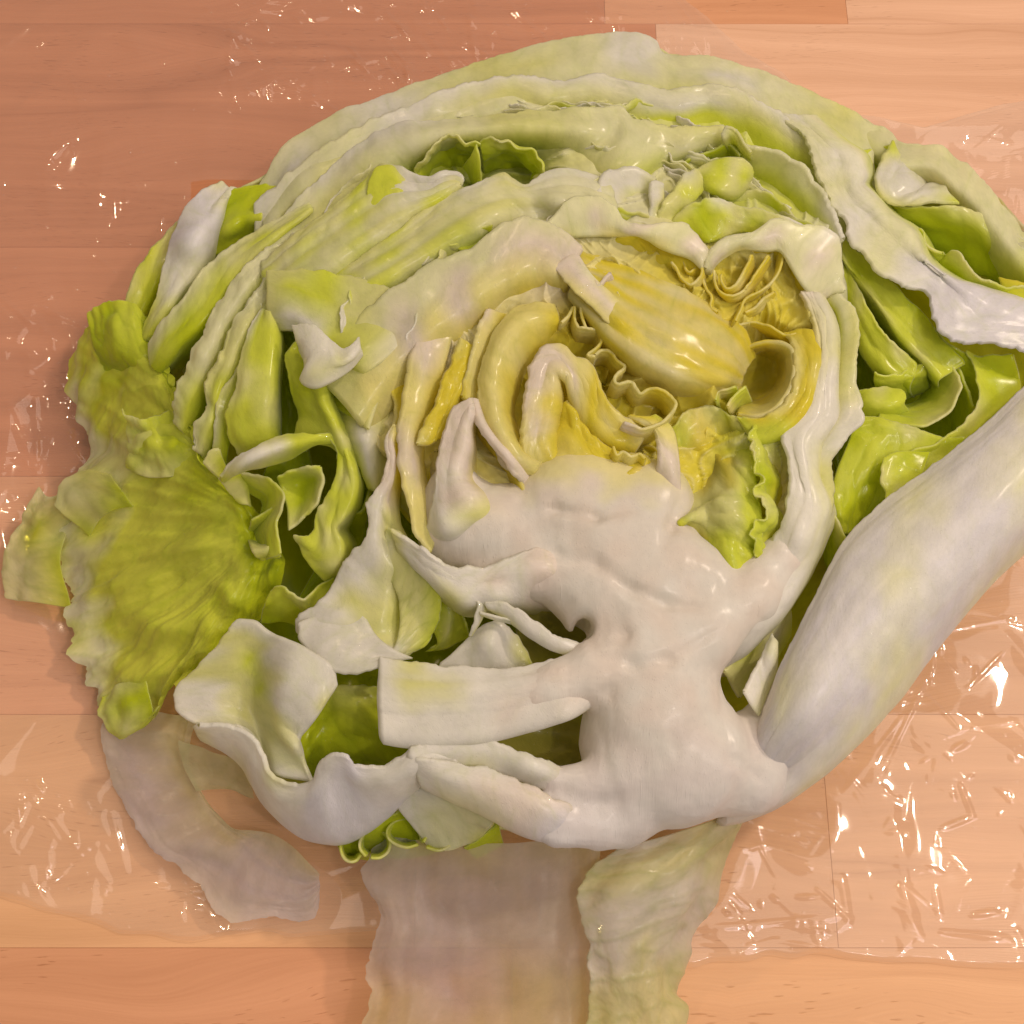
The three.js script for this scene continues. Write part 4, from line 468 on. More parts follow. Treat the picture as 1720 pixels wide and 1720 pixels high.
// ---- petioles right of the core
leaf([['1410,495,6 1430,518,6 1440,558,6 1435,622,5.95 1446,700,5.9 1430,726,5.8 1396,770,5.7 1400,830,5.5 1385,885,5.3 1350,960,5.1', 'TPPTWWPPWT'], ['1400,500,6.1 1414,522,6.1 1420,560,6.1 1416,622,6.05 1422,695,6 1408,722,5.95 1378,765,5.8 1382,825,5.6 1368,880,5.4 1340,950,5.2', 'TTPPWWPPPT'], ['1390,505,5.8 1405,525,5.8 1407,560,5.7 1402,620,5.7 1402,690,5.7 1390,720,5.7 1362,760,5.6 1362,820,5.5 1352,875,5.3 1325,940,5.1', 'LLLPPPLLL']], { t: [0.9, 1, 0.8], wr: [0.35, 12] });
leaf([['1345,492,6.1 1366,535,6.05 1374,590,6.05 1362,640,6.05 1350,690,6 1318,730,6 1328,790,5.95 1325,840,5.85 1310,890,5.75 1290,932,5.65 1250,982,5.5 1195,1022,5.3 1140,1050,4.6', 'KCCTWWWWWWWWK'], ['1362,495,6.2 1384,540,6.2 1388,595,6.2 1382,645,6.2 1375,695,6.2 1345,740,6.2 1350,795,6.15 1357,845,6.05 1345,895,5.95 1322,945,5.85 1284,1000,5.7 1232,1045,5.45 1175,1085,4.7', 'KTTWWWWWWWWWK'], ['1378,500,5.9 1400,545,5.9 1402,600,5.9 1398,650,5.9 1400,700,5.85 1374,745,5.85 1372,795,5.75 1390,848,5.65 1376,892,5.5 1346,960,5.4 1308,1022,5.3 1258,1075,5.0 1205,1120,4.4', 'TTPWWTPTTWWWK'], [10, 14, -1, 'LLPPPT']], { mat: 'rib', t: [1.2, 2.6, 1.6, 1], wr: [0.28, 12], vein: 0.04, streak: [0.1, 3], label: 'white petiole arching from the core around the heart' });
leaf([['1320,1010,4.6 1290,1050,4.5 1250,1090,4.4 1215,1125,4.4', 'LPLP'], ['1330,1030,4.2 1300,1070,4.1 1262,1110,4.1 1225,1140,4.2', 'PWPP'], ['1330,1070,3.6 1310,1100,3.5 1280,1140,3.6 1240,1170,3.8', 'LLLP']], { t: [0.9, 0.9] });
leaf([['1298,1068,4.8 1285,1090,4.8 1272,1120,4.8 1250,1160,4.9', 'WWWW'], ['1302,1078,4.9 1296,1100,4.9 1282,1135,4.9 1262,1180,5', 'TWWW'], ['1298,1090,4.4 1300,1115,4.4 1292,1150,4.5 1275,1200,4.6', 'PPT']], { t: [0.8, 0.8], mat: 'rib' });
// yellow green frilly leaf in front of the hollow
leaf([['1128,720,5.6 1145,705,5.8 1175,690,5.8 1203,686,5.7 1225,700,5.7 1250,705,5.8 1268,712,5.9', 'LCCPLPL'], ['1122,760,5.4 1145,755,5.3 1170,748,5.4 1198,742,5.3 1225,740,5.4 1250,745,5.6 1268,755,5.8', 'LLYYBLL'], ['1130,810,5.2 1150,800,5 1170,790,5 1195,775,5.2 1222,780,5.5 1250,790,5.8 1268,800,5.9', 'LPYBYPL'], ['1135,850,5.6 1155,842,5.6 1180,835,5.7 1205,825,5.9 1232,820,6.1 1255,830,6.1 1275,845,6', 'PPPPPLL'], ['1140,880,5.9 1162,872,6 1188,866,6.1 1212,865,6.2 1236,868,6.2 1258,878,6.1 1280,890,5.9', 'LPPPPLL'], ['1160,910,5.4 1178,905,5.4 1200,902,5.8 1222,905,6 1244,912,6 1264,918,5.9 1285,925,5.7', 'YYLLLLL'], ['1190,945,5.2 1202,948,5.4 1216,958,5.6 1232,966,5.7 1246,966,5.6 1260,955,5.5 1278,940,5.4', 'YLLLLL']], { t: [0.6, 0.6], wr: [1.05, 9], fine: [0.14, 3], ru: [0.5, 5], vein: 0.2, label: 'crinkled yellow green inner leaf' });
leaf([['1268,705,5.9 1262,740,6.1 1266,780,6.1 1274,800,6.2 1268,830,6.2 1286,852,6.2 1288,872,6.1 1266,892,6.1 1272,910,6 1276,935,5.8', 'LLPLLPLLL'], ['1280,705,5.7 1278,740,5.8 1284,780,5.8 1292,800,5.8 1286,830,5.8 1302,855,5.7 1304,875,5.7 1285,900,5.6 1285,920,5.6 1285,945,5.4', 'YLLGLLLL'], ['1300,720,5 1305,760,5 1312,800,5 1312,840,5 1315,870,5 1310,900,4.9 1300,930,4.8 1290,955,4.8 1280,970,4.8 1270,985,4.8', 'YYY']], { t: [0.5, 0.5], wr: [0.63, 6], fine: [0.11, 3], ru: [1.0, 4.5], vein: 0.2 });
leaf([['1290,735,5.6 1320,730,5.7 1345,745,5.7', 'PPW'], ['1285,800,5.2 1315,800,5 1345,800,5.3', 'LYP'], ['1270,880,4.8 1305,880,4.6 1335,870,5', 'YYP'], ['1220,980,4.6 1260,970,4.6 1300,940,4.8', 'YYL']], { t: [0.9, 0.9], wr: [0.42, 10] });
leaf([['1118,840,5.8 1135,855,5.6 1150,870,5.5', 'YLL'], ['1125,890,5.3 1145,895,5 1170,900,5', 'YYL'], ['1120,925,5.6 1150,925,5.3 1190,930,5.1', 'KYY']], { t: [0.8, 0.8], wr: [0.42, 6] });

// ---- green leaves between heart and big rib
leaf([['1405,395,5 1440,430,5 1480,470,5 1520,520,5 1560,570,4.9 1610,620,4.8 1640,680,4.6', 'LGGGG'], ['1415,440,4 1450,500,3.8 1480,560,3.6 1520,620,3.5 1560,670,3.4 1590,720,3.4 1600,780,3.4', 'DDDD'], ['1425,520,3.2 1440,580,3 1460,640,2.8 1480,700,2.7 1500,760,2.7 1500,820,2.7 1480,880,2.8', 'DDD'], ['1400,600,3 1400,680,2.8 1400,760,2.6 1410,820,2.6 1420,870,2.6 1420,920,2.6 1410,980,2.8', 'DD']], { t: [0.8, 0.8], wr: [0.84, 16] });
leaf([['1415,398,5.3 1448,428,5.3 1478,458,5.3 1515,495,5.3 1550,530,5.2 1585,575,5.1 1620,610,5', 'LLLGGG'], ['1413,418,5.4 1440,455,5.3 1470,490,5.3 1500,525,5.2 1530,560,5.2 1562,592,5.1 1595,625,5', 'LGLLLL'], ['1416,435,5.3 1438,470,5.2 1466,505,5.2 1490,540,5.1 1515,575,5.1 1545,605,5 1575,640,4.9', 'PLPPLPL'], [2, 22, -1.2, 'GGGG'], [-6, 30, -1.2, 'DDD']], { t: [0.6, 0.6], wr: [0.35, 12], ru: [0.4, 7] });
leaf([['1500,480,5 1535,510,5 1560,545,5 1590,580,5 1640,600,5 1700,595,5.2', 'GGGGG'], ['1495,520,4.4 1530,550,4.4 1560,585,4.4 1595,620,4.4 1645,640,4.6 1710,640,4.8', 'DGGGG'], ['1500,560,3.6 1530,600,3.6 1565,640,3.6 1610,670,3.7 1660,690,3.9 1700,690,4', 'DDGG']], { t: [0.7, 0.7], wr: [0.70, 12] });
leaf([['1417,430,5.2 1424,455,5.2 1440,485,5.2 1462,525,5.2 1483,555,5.2 1512,588,5.1 1540,608,5', 'LLPLLPL'], ['1417,470,5.1 1425,500,5.1 1440,530,5.1 1458,560,5.1 1478,585,5.1 1500,610,5 1535,630,4.9', 'LGLLLL'], ['1425,530,4.6 1432,555,4.7 1445,580,4.7 1458,600,4.7 1475,618,4.7 1500,635,4.7 1528,648,4.6', 'GLLLLG'], [6, 20, -1, 'DD']], { t: [0.6, 0.6], wr: [0.35, 10], ru: [0.3, 7] });
leaf([['1470,625,4.9 1505,632,4.9 1530,620,4.9 1552,612,4.9', 'LLLL'], ['1470,645,4.6 1505,650,4.6 1530,640,4.7 1555,630,4.7', 'GLGL'], ['1480,670,3.8 1510,675,3.8 1535,665,3.8 1560,655,3.9', 'DD']], { t: [0.5, 0.5], wr: [0.35, 6], ru: [0.8, 5] });
leaf([['1545,575,5 1590,602,5 1613,640,5 1603,680,5 1565,712,5 1520,712,4.9 1478,700,4.8', 'LLPPPLL'], ['1530,600,4.7 1565,618,4.6 1583,645,4.5 1575,675,4.5 1548,695,4.5 1515,695,4.5 1480,685,4.5', 'GLLLLGG'], ['1515,625,4 1540,635,3.9 1552,650,3.8 1546,668,3.8 1528,680,3.9 1505,680,4 1480,672,4', 'DGGGD']], { t: [0.6, 0.6], wr: [0.35, 9], label: 'bright green leaf curled into an arc' });
leaf([['1432,662,4.6 1460,655,4.8 1490,652,4.8 1512,655,4.8 1520,668,4.8', 'LLPLL'], ['1430,680,4.6 1458,682,4.8 1488,685,4.9 1508,680,4.9 1518,676,4.8', 'GLLLL'], ['1425,705,4.2 1455,712,4.3 1485,715,4.3 1510,705,4.3 1525,690,4.3', 'GGGG']], { t: [0.6, 0.6], wr: [0.28, 8] });
leaf([['1625,590,5 1640,625,5 1645,665,5 1625,705,5 1580,740,5 1530,760,4.9', 'LLPLL'], ['1650,600,4.9 1668,640,4.9 1665,680,4.9 1640,720,4.9 1595,755,4.8 1545,775,4.7', 'GGLGG'], ['1690,600,4.8 1710,640,4.8 1705,680,4.7 1670,720,4.6 1620,760,4.5 1560,790,4.4', 'GLGG']], { t: [0.6, 0.6], wr: [0.42, 12] });
leaf([['1440,700,4.8 1480,702,4.9 1530,718,5 1580,735,5 1620,735,5', 'LLPLG'], ['1430,735,4.8 1472,738,4.9 1515,750,4.9 1555,765,4.9 1590,770,4.9', 'GLLLL'], ['1408,790,4.7 1445,795,4.7 1480,800,4.6 1510,805,4.6 1540,805,4.6', 'LLGLL'], ['1398,840,4.6 1425,850,4.5 1450,852,4.3 1475,850,4.3 1500,840,4.4', 'LGGDG'], ['1405,890,4.3 1420,895,4.2 1435,892,4 1450,885,4 1465,875,4.1', 'LGDG']], { t: [0.6, 0.6], wr: [0.63, 10], vein: 0.2, label: 'bright green crumpled leaf beside the big white rib' });
leaf([['1485,770,5 1480,800,5 1490,825,4.9 1485,850,4.8 1460,880,4.7 1430,905,4.6', 'LPLPLP'], ['1510,760,5.1 1505,795,5.1 1508,820,5 1498,845,4.9 1475,870,4.8 1445,895,4.7', 'LLPLL'], ['1560,760,4.9 1550,790,4.9 1535,815,4.8 1515,840,4.7 1490,862,4.7 1460,885,4.6', 'GLGLG']], { t: [0.5, 0.5], wr: [0.35, 8], vein: 0.2 });
leaf([['1388,800,5 1396,830,4.9 1402,860,4.8 1412,890,4.7 1422,905,4.6', 'GLLPL'], ['1385,850,4.6 1392,880,4.4 1400,910,4.3 1410,930,4.2 1420,940,4.2', 'DGGG'], ['1380,900,4.2 1385,930,4 1392,960,3.9 1400,980,3.8 1410,990,3.8', 'DDD']], { t: [0.6, 0.6] });
// ---- big white rib
leaf([['1790,585,5.2 1760,620,5.4 1720,655,5.5 1650,722,5.5 1560,792,5.4 1480,850,5.3 1420,912,5.2 1375,1000,5.1 1320,1110,5 1285,1200,4.7 1240,1290,3.5', 'VVVVWVVVKK'], ['1800,620,5.7 1768,655,5.8 1730,695,5.9 1660,760,5.9 1575,828,5.8 1498,888,5.7 1438,948,5.6 1390,1030,5.5 1340,1125,5.4 1302,1208,5.1 1250,1298,3.7', 'VTVVTVVVTVK'], ['1815,690,5.9 1780,730,6 1740,770,6.1 1675,835,6.1 1598,905,6 1525,970,5.9 1466,1030,5.8 1415,1100,5.7 1365,1170,5.6 1320,1233,5.0 1262,1312,3.6', 'VVTVVTVVVVK'], ['1820,770,5.4 1788,805,5.5 1750,840,5.6 1690,900,5.6 1620,970,5.5 1550,1040,5.4 1490,1100,5.3 1440,1160,5.2 1390,1215,5 1342,1265,4.5 1270,1330,3.2', 'VTVVVVTVVVK'], ['1820,840,4.2 1785,865,4.3 1740,900,4.4 1655,980,4.3 1575,1075,4.2 1505,1168,4.1 1435,1243,4 1375,1296,3.8 1305,1345,3.6 1255,1368,3.4 1215,1378,3.2', 'TTTTVTTTKK'], [-6, -6, -1.6, 'TTP']], { mat: 'rib', t: [1.4, 2.6, 3, 2.4, 1.4], wr: [0.08, 22], fine: [0.03, 5], vein: 0.05, cut: 0.3, flat: 0.8, streak: [0.07, 5], name: 'rib', label: 'broad white rib of an outer leaf with cool light painted lilac' });

// ---- white leaves at the near left
leaf([['662,710,6 650,738,6 653,770,5.9 645,803,5.8 628,824,5.7 619,846,5.6 621,866,5.5 618,893,5.4 608,918,5.2 579,942,4.9 566,976,4.7 546,1006,4.6 502,1034,4.4 500,1060,4.2', 'CKKKWWWWWWWWW'], ['665,718,6.1 656,742,6.1 660,772,6 654,805,5.9 642,832,5.8 635,855,5.7 634,875,5.6 632,902,5.5 630,935,5.4 612,965,5.2 596,1000,5 575,1030,4.9 540,1055,4.7 520,1085,4.5', 'CKKKWWWWWPWWW'], ['668,726,5.9 662,748,5.8 666,776,5.7 660,808,5.6 652,838,5.5 650,862,5.5 650,885,5.4 655,912,5.3 668,955,5 658,990,4.8 645,1030,4.7 625,1065,4.7 590,1085,4.7 560,1110,4.6', 'YYYKPPPPPPPWW'], ['672,740,5.2 672,765,5 675,790,5 670,820,5 668,845,5 668,865,5 672,885,5 690,918,5 715,965,4.5 712,1005,4.2 705,1045,4.2 690,1080,4.4 650,1095,4.6 610,1115,4.6', 'YYYPPPPLLPWW']], { t: [0.8, 1, 0.9], wr: [0.42, 13], cut: 0.5, ru: [0.4, 10], label: 'white cupped leaf with a thin torn edge' });
leaf([['650,888,5.4 680,900,5.5 705,925,5.5 725,960,5.3 735,990,5.1 736,1020,4.9 729,1055,4.7 717,1083,4.5 688,1102,4.4', 'PPPPLLLLP'], ['640,920,5.2 665,930,5.3 685,950,5.3 700,980,5.2 706,1005,5.1 705,1035,4.9 700,1062,4.7 690,1085,4.6 665,1105,4.5', 'WPPPPPPPW'], ['625,960,4.9 648,970,4.9 662,985,4.9 672,1010,4.8 674,1035,4.8 672,1060,4.7 665,1085,4.6 655,1105,4.6 635,1118,4.6', 'WPPPPWW']], { t: [0.7, 0.7], wr: [0.49, 9], vein: 0.3, label: 'pale veined leaf bulging inside the white cup' });
leaf([['500,1050,4.5 512,1085,4.5 545,1118,4.6 600,1130,4.7 640,1120,4.8', 'WWWWW'], ['540,1030,4.7 555,1060,4.8 580,1090,4.9 615,1105,4.9 650,1110,4.9', 'WWWWW'], ['600,1010,4.6 612,1040,4.7 630,1070,4.7 655,1090,4.8 690,1105,4.8', 'PWWWW']], { t: [0.9, 0.9], wr: [0.49, 12] });
leaf([['725,1050,4 740,1020,4.3 755,990,4.5 770,1015,4.6', 'GGLG'], ['735,1080,4 752,1060,4.2 768,1030,4.4 785,1055,4.4', 'LPLG'], ['715,1095,3.6 745,1090,3.8 765,1080,4 790,1070,4', 'GLG']], { t: [0.5, 0.5] });
leaf([['660,890,5.6 690,908,5.7 712,924,5.8 740,942,5.8 768,955,5.8 815,953,5.8 850,941,5.9 896,922,5.9 931,930,5.8 970,945,5.4', 'PWWWWWWKKK'], ['665,905,5.5 690,925,5.7 715,945,5.8 745,965,5.9 775,978,5.9 815,978,5.9 850,970,5.9 890,958,5.9 930,962,5.8 975,975,5.4', 'PWWWWKWKKK'], ['675,925,5.2 695,945,5.3 718,965,5.4 745,990,5.5 775,1010,5.5 805,1008,5.5 838,1005,5.6 872,1008,5.3 915,1010,4.9 970,1020,4.5', 'PWWPWWWKKK'], [6, 20, -0.9, 'LPPPTBBK']], { mat: 'rib', t: [0.9, 1.6, 1.2], wr: [0.24, 12], cut: 0.4, label: 'white arching stalk joining the core' });
// strands across the gap
leaf([['797,1008,5.6 803,1014,5.6 796,1040,5.4 789,1068,5.1', 'WWWW'], ['806,1008,5.6 810,1018,5.6 800,1045,5.4 790,1068,5.1', 'WWWP'], ['814,1008,5.4 816,1022,5.3 804,1048,5.2 791,1068,5', 'PPP']], { t: [0.5, 0.5], wr: [0.03, 6] });
leaf([['815,1010,5.6 845,1014,5.65 872,1030,5.65 905,1052,5.6 942,1072,5.5 1000,1094,5.3', 'WWWWWW'], ['818,1018,5.7 846,1024,5.75 870,1042,5.75 900,1064,5.7 938,1084,5.6 1000,1102,5.4', 'WWWWWW'], ['822,1022,5.4 848,1036,5.4 868,1052,5.4 896,1074,5.4 934,1094,5.3 1000,1110,5.2', 'PPWWPW']], { t: [0.7, 0.8], wr: [0.10, 8], cut: 0.6 });
leaf([['807,1029,5.5 830,1036,5.5 862,1042,5.5 880,1052,5.5', 'WWWW'], ['808,1033,5.4 832,1041,5.4 862,1048,5.4 880,1058,5.4', 'PWW']], { t: [0.5, 0.5], wr: [0.03, 6] });
leaf([['750,1110,4.6 790,1070,4.9 822,1045,5.1 850,1050,5.1 880,1090,4.8 895,1125,4.6', 'WWWWPL'], ['740,1118,4.7 785,1095,5 822,1080,5.2 850,1085,5.1 875,1108,4.9 900,1130,4.7', 'WWWWPP'], ['740,1130,4.6 790,1125,4.7 830,1125,4.7 860,1128,4.7 885,1135,4.6 910,1140,4.6', 'WWWWWW']], { t: [0.9, 0.9], wr: [0.28, 10] });
leaf([['640,1108,4.9 690,1112,5 740,1120,5.1 800,1124,5.2 850,1124,5.3 900,1118,5.4 950,1106,5.5 1000,1104,5.3 1045,1110,4.7', 'WPWWWWKKK'], ['640,1150,5.1 690,1155,5.2 745,1160,5.3 800,1160,5.4 850,1155,5.5 900,1145,5.6 950,1130,5.7 1000,1124,5.4 1048,1128,4.7', 'WPPWWKKKK'], ['641,1195,5.1 690,1200,5.2 745,1200,5.3 800,1195,5.4 852,1188,5.5 902,1175,5.6 950,1160,5.7 995,1148,5.4 1040,1145,4.7', 'WWWWKWKKK'], ['645,1243,4.8 695,1250,4.8 750,1248,4.9 815,1241,5 865,1230,5.1 915,1216,5.2 955,1203,5.3 985,1185,5.1 1005,1168,4.6', 'WWWWWWWWK'], [10, -20, -0.8, 'LPPPB']], { mat: 'rib', t: [0.9, 1.6, 1.6, 1], wr: [0.21, 14], fine: [0.04, 5], vein: 0.04, cut: 0.4, streak: [0.12, 3.5], label: 'broad white stalk sheet cut square at one end' });
leaf([['500,1220,3.2 540,1160,3.4 590,1150,3.6 650,1160,3.6 720,1180,3.6', 'GLPLG'], ['500,1255,3 545,1200,3.4 595,1190,3.6 650,1200,3.4 720,1230,3.2', 'GGLGG'], ['510,1285,2.8 555,1240,3 600,1235,3 650,1245,3 720,1262,2.9', 'DGGG'], ['520,1320,2.2 565,1290,2.3 610,1285,2.4 660,1290,2.4 730,1300,2.3', 'DDD']], { t: [0.5, 0.5], wr: [0.84, 9], fine: [0.14, 3], vein: 0.2, label: 'bright green leaf peeking between white stalks' });
leaf([['401,1041,4.2 372,1075,4 350,1102,3.8 322,1130,3.6 296,1162,3.4 305,1198,3.3 335,1217,3.3 384,1219,3.4', 'WPWPWWWW'], ['430,1046,4.5 405,1082,4.2 388,1115,4 370,1145,3.8 350,1172,3.6 355,1195,3.5 375,1212,3.4 405,1222,3.5', 'WPPPWWTW'], ['455,1065,4.4 432,1095,4 418,1125,3.7 408,1155,3.4 398,1180,3.3 400,1200,3.2 415,1220,3.2 432,1245,3.3', 'WPLPPPTT'], ['480,1075,4.6 455,1110,4.2 440,1145,3.7 432,1180,3.3 432,1205,3.1 438,1230,3.1 444,1255,3.1 450,1288,3.1', 'WWPLPTTW'], ['510,1090,4.8 490,1125,4.7 475,1160,4.5 465,1190,4.2 460,1215,3.9 460,1240,3.6 462,1265,3.5 468,1300,3.4', 'WWWWPPTW'], ['555,1120,4.8 530,1150,4.8 512,1180,4.7 500,1205,4.5 494,1230,4.3 494,1252,4.1 498,1275,3.9 508,1308,3.7', 'WWWWTTTW'], ['565,1150,4.5 548,1175,4.5 532,1200,4.4 515,1222,4.2 502,1240,4 506,1262,3.8 513,1284,3.7 524,1312,3.6', 'WPWWWTW']], { t: [0.8, 1, 0.9, 1, 0.9], wr: [0.24, 12], cut: 0.4, label: 'white leaf folded into a deep valley' });
leaf([['335,1217,3.5 384,1220,3.6 420,1233,3.7 440,1262,3.6 452,1298,3.5 490,1318,3.6 524,1312,3.9 538,1284,4.3 560,1267,4.6 583,1271,4.7 600,1288,4.5 650,1287,4.6 700,1258,4.9 760,1252,4.9', 'WWWWTWWWVWWWW'], ['330,1222,3.2 380,1240,3.2 412,1262,3.2 430,1295,3.1 455,1330,3.1 495,1350,3.3 535,1345,3.7 560,1320,4 580,1305,4.2 600,1312,4.2 625,1320,4.2 665,1310,4.5 710,1282,4.8 765,1272,4.9', 'TWWWWWVVVWWWW'], ['340,1240,2.6 380,1262,2.5 408,1288,2.4 424,1318,2.3 455,1364,2.3 505,1402,2.4 556,1413,2.7 590,1405,2.9 612,1393,3.1 632,1380,3.3 655,1362,3.5 690,1330,3.9 725,1305,4.3 770,1292,4.6', 'TWTWWVVVVVWWW'], [4, -16, -0.8, 'PTT']], { mat: 'rib', t: [1, 1.4, 1, 0.8], wr: [0.21, 12], fine: [0.07, 5], vein: 0.04, cut: 0.4, label: 'white wavy leaf lip drooping at the near edge' });
leaf([['690,1258,4.9 750,1248,4.95 804,1243,5 838,1250,5 892,1267,5 945,1293,4.7 1010,1305,4.2', 'WWWWWKK'], ['690,1270,5 750,1264,5.05 806,1262,5.1 842,1270,5.1 895,1288,5.05 945,1308,4.75 1010,1312,4.2', 'WWWWWKK'], ['695,1282,4.7 752,1284,4.7 806,1290,4.7 840,1298,4.7 880,1310,4.6 930,1328,4.6 996,1328,4.6', 'WWTWWKK']], { mat: 'rib', t: [0.8, 1.6, 0.9], wr: [0.14, 10], cut: 0.6 });
leaf([['700,1275,4.9 765,1284,5 822,1293,5 875,1315,4.95 944,1348,4.8 985,1372,4.3 1035,1380,3.7', 'WWWKKVV'], ['702,1295,4.8 762,1310,5 820,1325,5 870,1345,4.9 930,1375,4.7 975,1392,4.2 1030,1390,3.6', 'WWKKVVV'], ['712,1318,4.4 762,1342,4.4 825,1370,4.4 874,1395,4.3 912,1408,4.2 960,1412,3.9 1025,1400,3.4', 'WTTKVVV'], [0, -16, -0.7, 'TT']], { mat: 'rib', t: [0.9, 1.8, 1.2], wr: [0.17, 12], cut: 0.4, label: 'white stalk under the core with cool light painted lilac at its tip' });
leaf([['660,1345,3.6 710,1325,3.9 770,1340,4 830,1368,4', 'WWTT'], ['690,1380,3.3 730,1365,3.6 780,1375,3.6 820,1390,3.6', 'WTTT'], ['720,1420,2.8 750,1428,2.9 780,1418,2.9 805,1402,3', 'TTTL']], { t: [0.8, 0.8], wr: [0.35, 10] });
leaf([['780,1420,2.7 805,1410,2.9 835,1380,3.2', 'GGG'], ['790,1432,2.5 815,1420,2.7 840,1400,2.9', 'LGG'], ['800,1440,2 820,1432,2.1 845,1420,2.2', 'GG']], { t: [0.6, 0.6] });
// green rolled tubes under the lip
const tube = (cx, cy, rx, ry, h, a = 0) => { const p = (k, f, d) => { const q = k / 10 * Math.PI * 2 * 0.94 + a; return `${(cx + Math.cos(q) * rx * f).toFixed(1)},${(cy + Math.sin(q) * ry * f).toFixed(1)},${(h + d + 0.1 * Math.sin(q)).toFixed(2)}`; }; const rail = (f, d) => Array.from({ length: 11 }, (_, k) => p(k, f, d)).join(' '); leaf([[rail(1, 0), 'LPLLPL'], [rail(0.86, -0.3), 'GLGG'], [rail(0.6, -1.2), 'DD']], { t: [0.5, 0.5], wr: [0.14, 6], res: 0.35 }); };
tube(684, 1400, 34, 24, 3.0, 1); tube(630, 1418, 26, 24, 2.8, 2.2); tube(590, 1424, 18, 24, 2.6, 0.5); tube(735, 1402, 30, 26, 2.9, 2.6);
leaf([['560,1400,2.6 620,1395,2.9 680,1360,3.2 740,1365,3.2', 'GGGG'], ['575,1430,2 625,1425,2 680,1420,2.1 740,1410,2.2', 'DGGD'], ['590,1440,1.2 640,1442,1.2 690,1438,1.3 745,1430,1.4', 'GDG']], { t: [0.6, 0.6], wr: [0.56, 9] });

// ---- green frilled leaf spilling to the left
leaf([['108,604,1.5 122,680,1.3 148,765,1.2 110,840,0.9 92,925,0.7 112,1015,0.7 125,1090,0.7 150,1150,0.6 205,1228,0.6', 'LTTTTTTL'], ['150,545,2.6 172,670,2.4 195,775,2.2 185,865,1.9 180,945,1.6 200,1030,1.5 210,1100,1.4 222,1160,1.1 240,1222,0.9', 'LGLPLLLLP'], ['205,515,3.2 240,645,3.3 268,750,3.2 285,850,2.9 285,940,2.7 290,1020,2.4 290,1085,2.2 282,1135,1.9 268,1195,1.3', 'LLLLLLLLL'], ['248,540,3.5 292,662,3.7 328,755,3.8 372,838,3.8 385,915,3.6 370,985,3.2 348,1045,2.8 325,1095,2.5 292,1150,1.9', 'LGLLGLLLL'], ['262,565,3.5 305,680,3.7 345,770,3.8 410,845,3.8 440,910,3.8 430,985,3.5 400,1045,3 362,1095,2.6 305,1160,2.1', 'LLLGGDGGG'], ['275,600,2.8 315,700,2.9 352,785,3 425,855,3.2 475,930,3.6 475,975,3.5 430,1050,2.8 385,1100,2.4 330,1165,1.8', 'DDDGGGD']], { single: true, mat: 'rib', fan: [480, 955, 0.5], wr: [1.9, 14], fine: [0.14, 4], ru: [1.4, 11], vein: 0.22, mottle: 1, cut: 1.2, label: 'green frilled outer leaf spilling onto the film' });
leaf([['148,525,2.9 185,508,3.3 222,512,3.4 250,535,3.4', 'LGLG'], ['150,560,2.9 190,550,3.6 228,555,3.7 258,570,3.6', 'GGLG'], ['165,600,2.6 200,600,3.2 235,605,3.5 268,612,3.5', 'DGGL'], ['180,640,2.2 215,640,2.6 250,640,2.9 285,640,3', 'DD']], { t: [0.5, 0.5], wr: [0.63, 10], ru: [0.7, 7], vein: 0.2 });
leaf([['205,690,3.2 225,700,3.4 250,705,3.5 280,690,3.6 305,700,3.7', 'LPLLP'], ['215,740,3 235,745,3.2 265,750,3.4 300,745,3.6 325,750,3.7', 'PGLGL'], ['215,785,2.6 245,800,2.9 280,800,3.2 315,795,3.3 345,800,3.3', 'LPPL']], { t: [0.45, 0.45], wr: [0.84, 8], vein: 0.2, ru: [0.6, 6] });
leaf([['62,818,1.2 38,868,0.9 4,950,0.6 12,1005,0.5', 'TTTT'], ['85,835,1.1 65,890,0.9 45,950,0.7 50,1010,0.6', 'TLTT'], ['135,800,1.4 115,880,1.1 100,950,0.9 120,1020,0.7', 'TTLL']], { t: [0.4, 0.4], wr: [1.12, 12], ru: [1, 9], mat: 'thin', vein: 0.2, label: 'translucent pale green frill edge' });
leaf([['95,850,1.6 105,810,1.8 140,790,2 185,795,2.2', 'TTPP'], ['115,870,1.7 130,835,2 160,820,2.2 200,820,2.4', 'PTPL'], ['150,900,1.4 170,870,1.7 195,855,2 225,850,2.3', 'LPLL']], { t: [0.4, 0.4], wr: [0.56, 9], mat: 'thin' });
leaf([['170,1170,0.9 165,1200,0.9 195,1240,0.8 225,1225,1', 'LPLP'], ['205,1150,1.2 205,1190,1.3 215,1225,1.2 245,1215,1.3', 'PGPL'], ['245,1140,1.6 250,1170,1.6 255,1200,1.6 270,1190,1.7', 'LGGL']], { t: [0.4, 0.4], wr: [0.70, 8], vein: 0.2 });


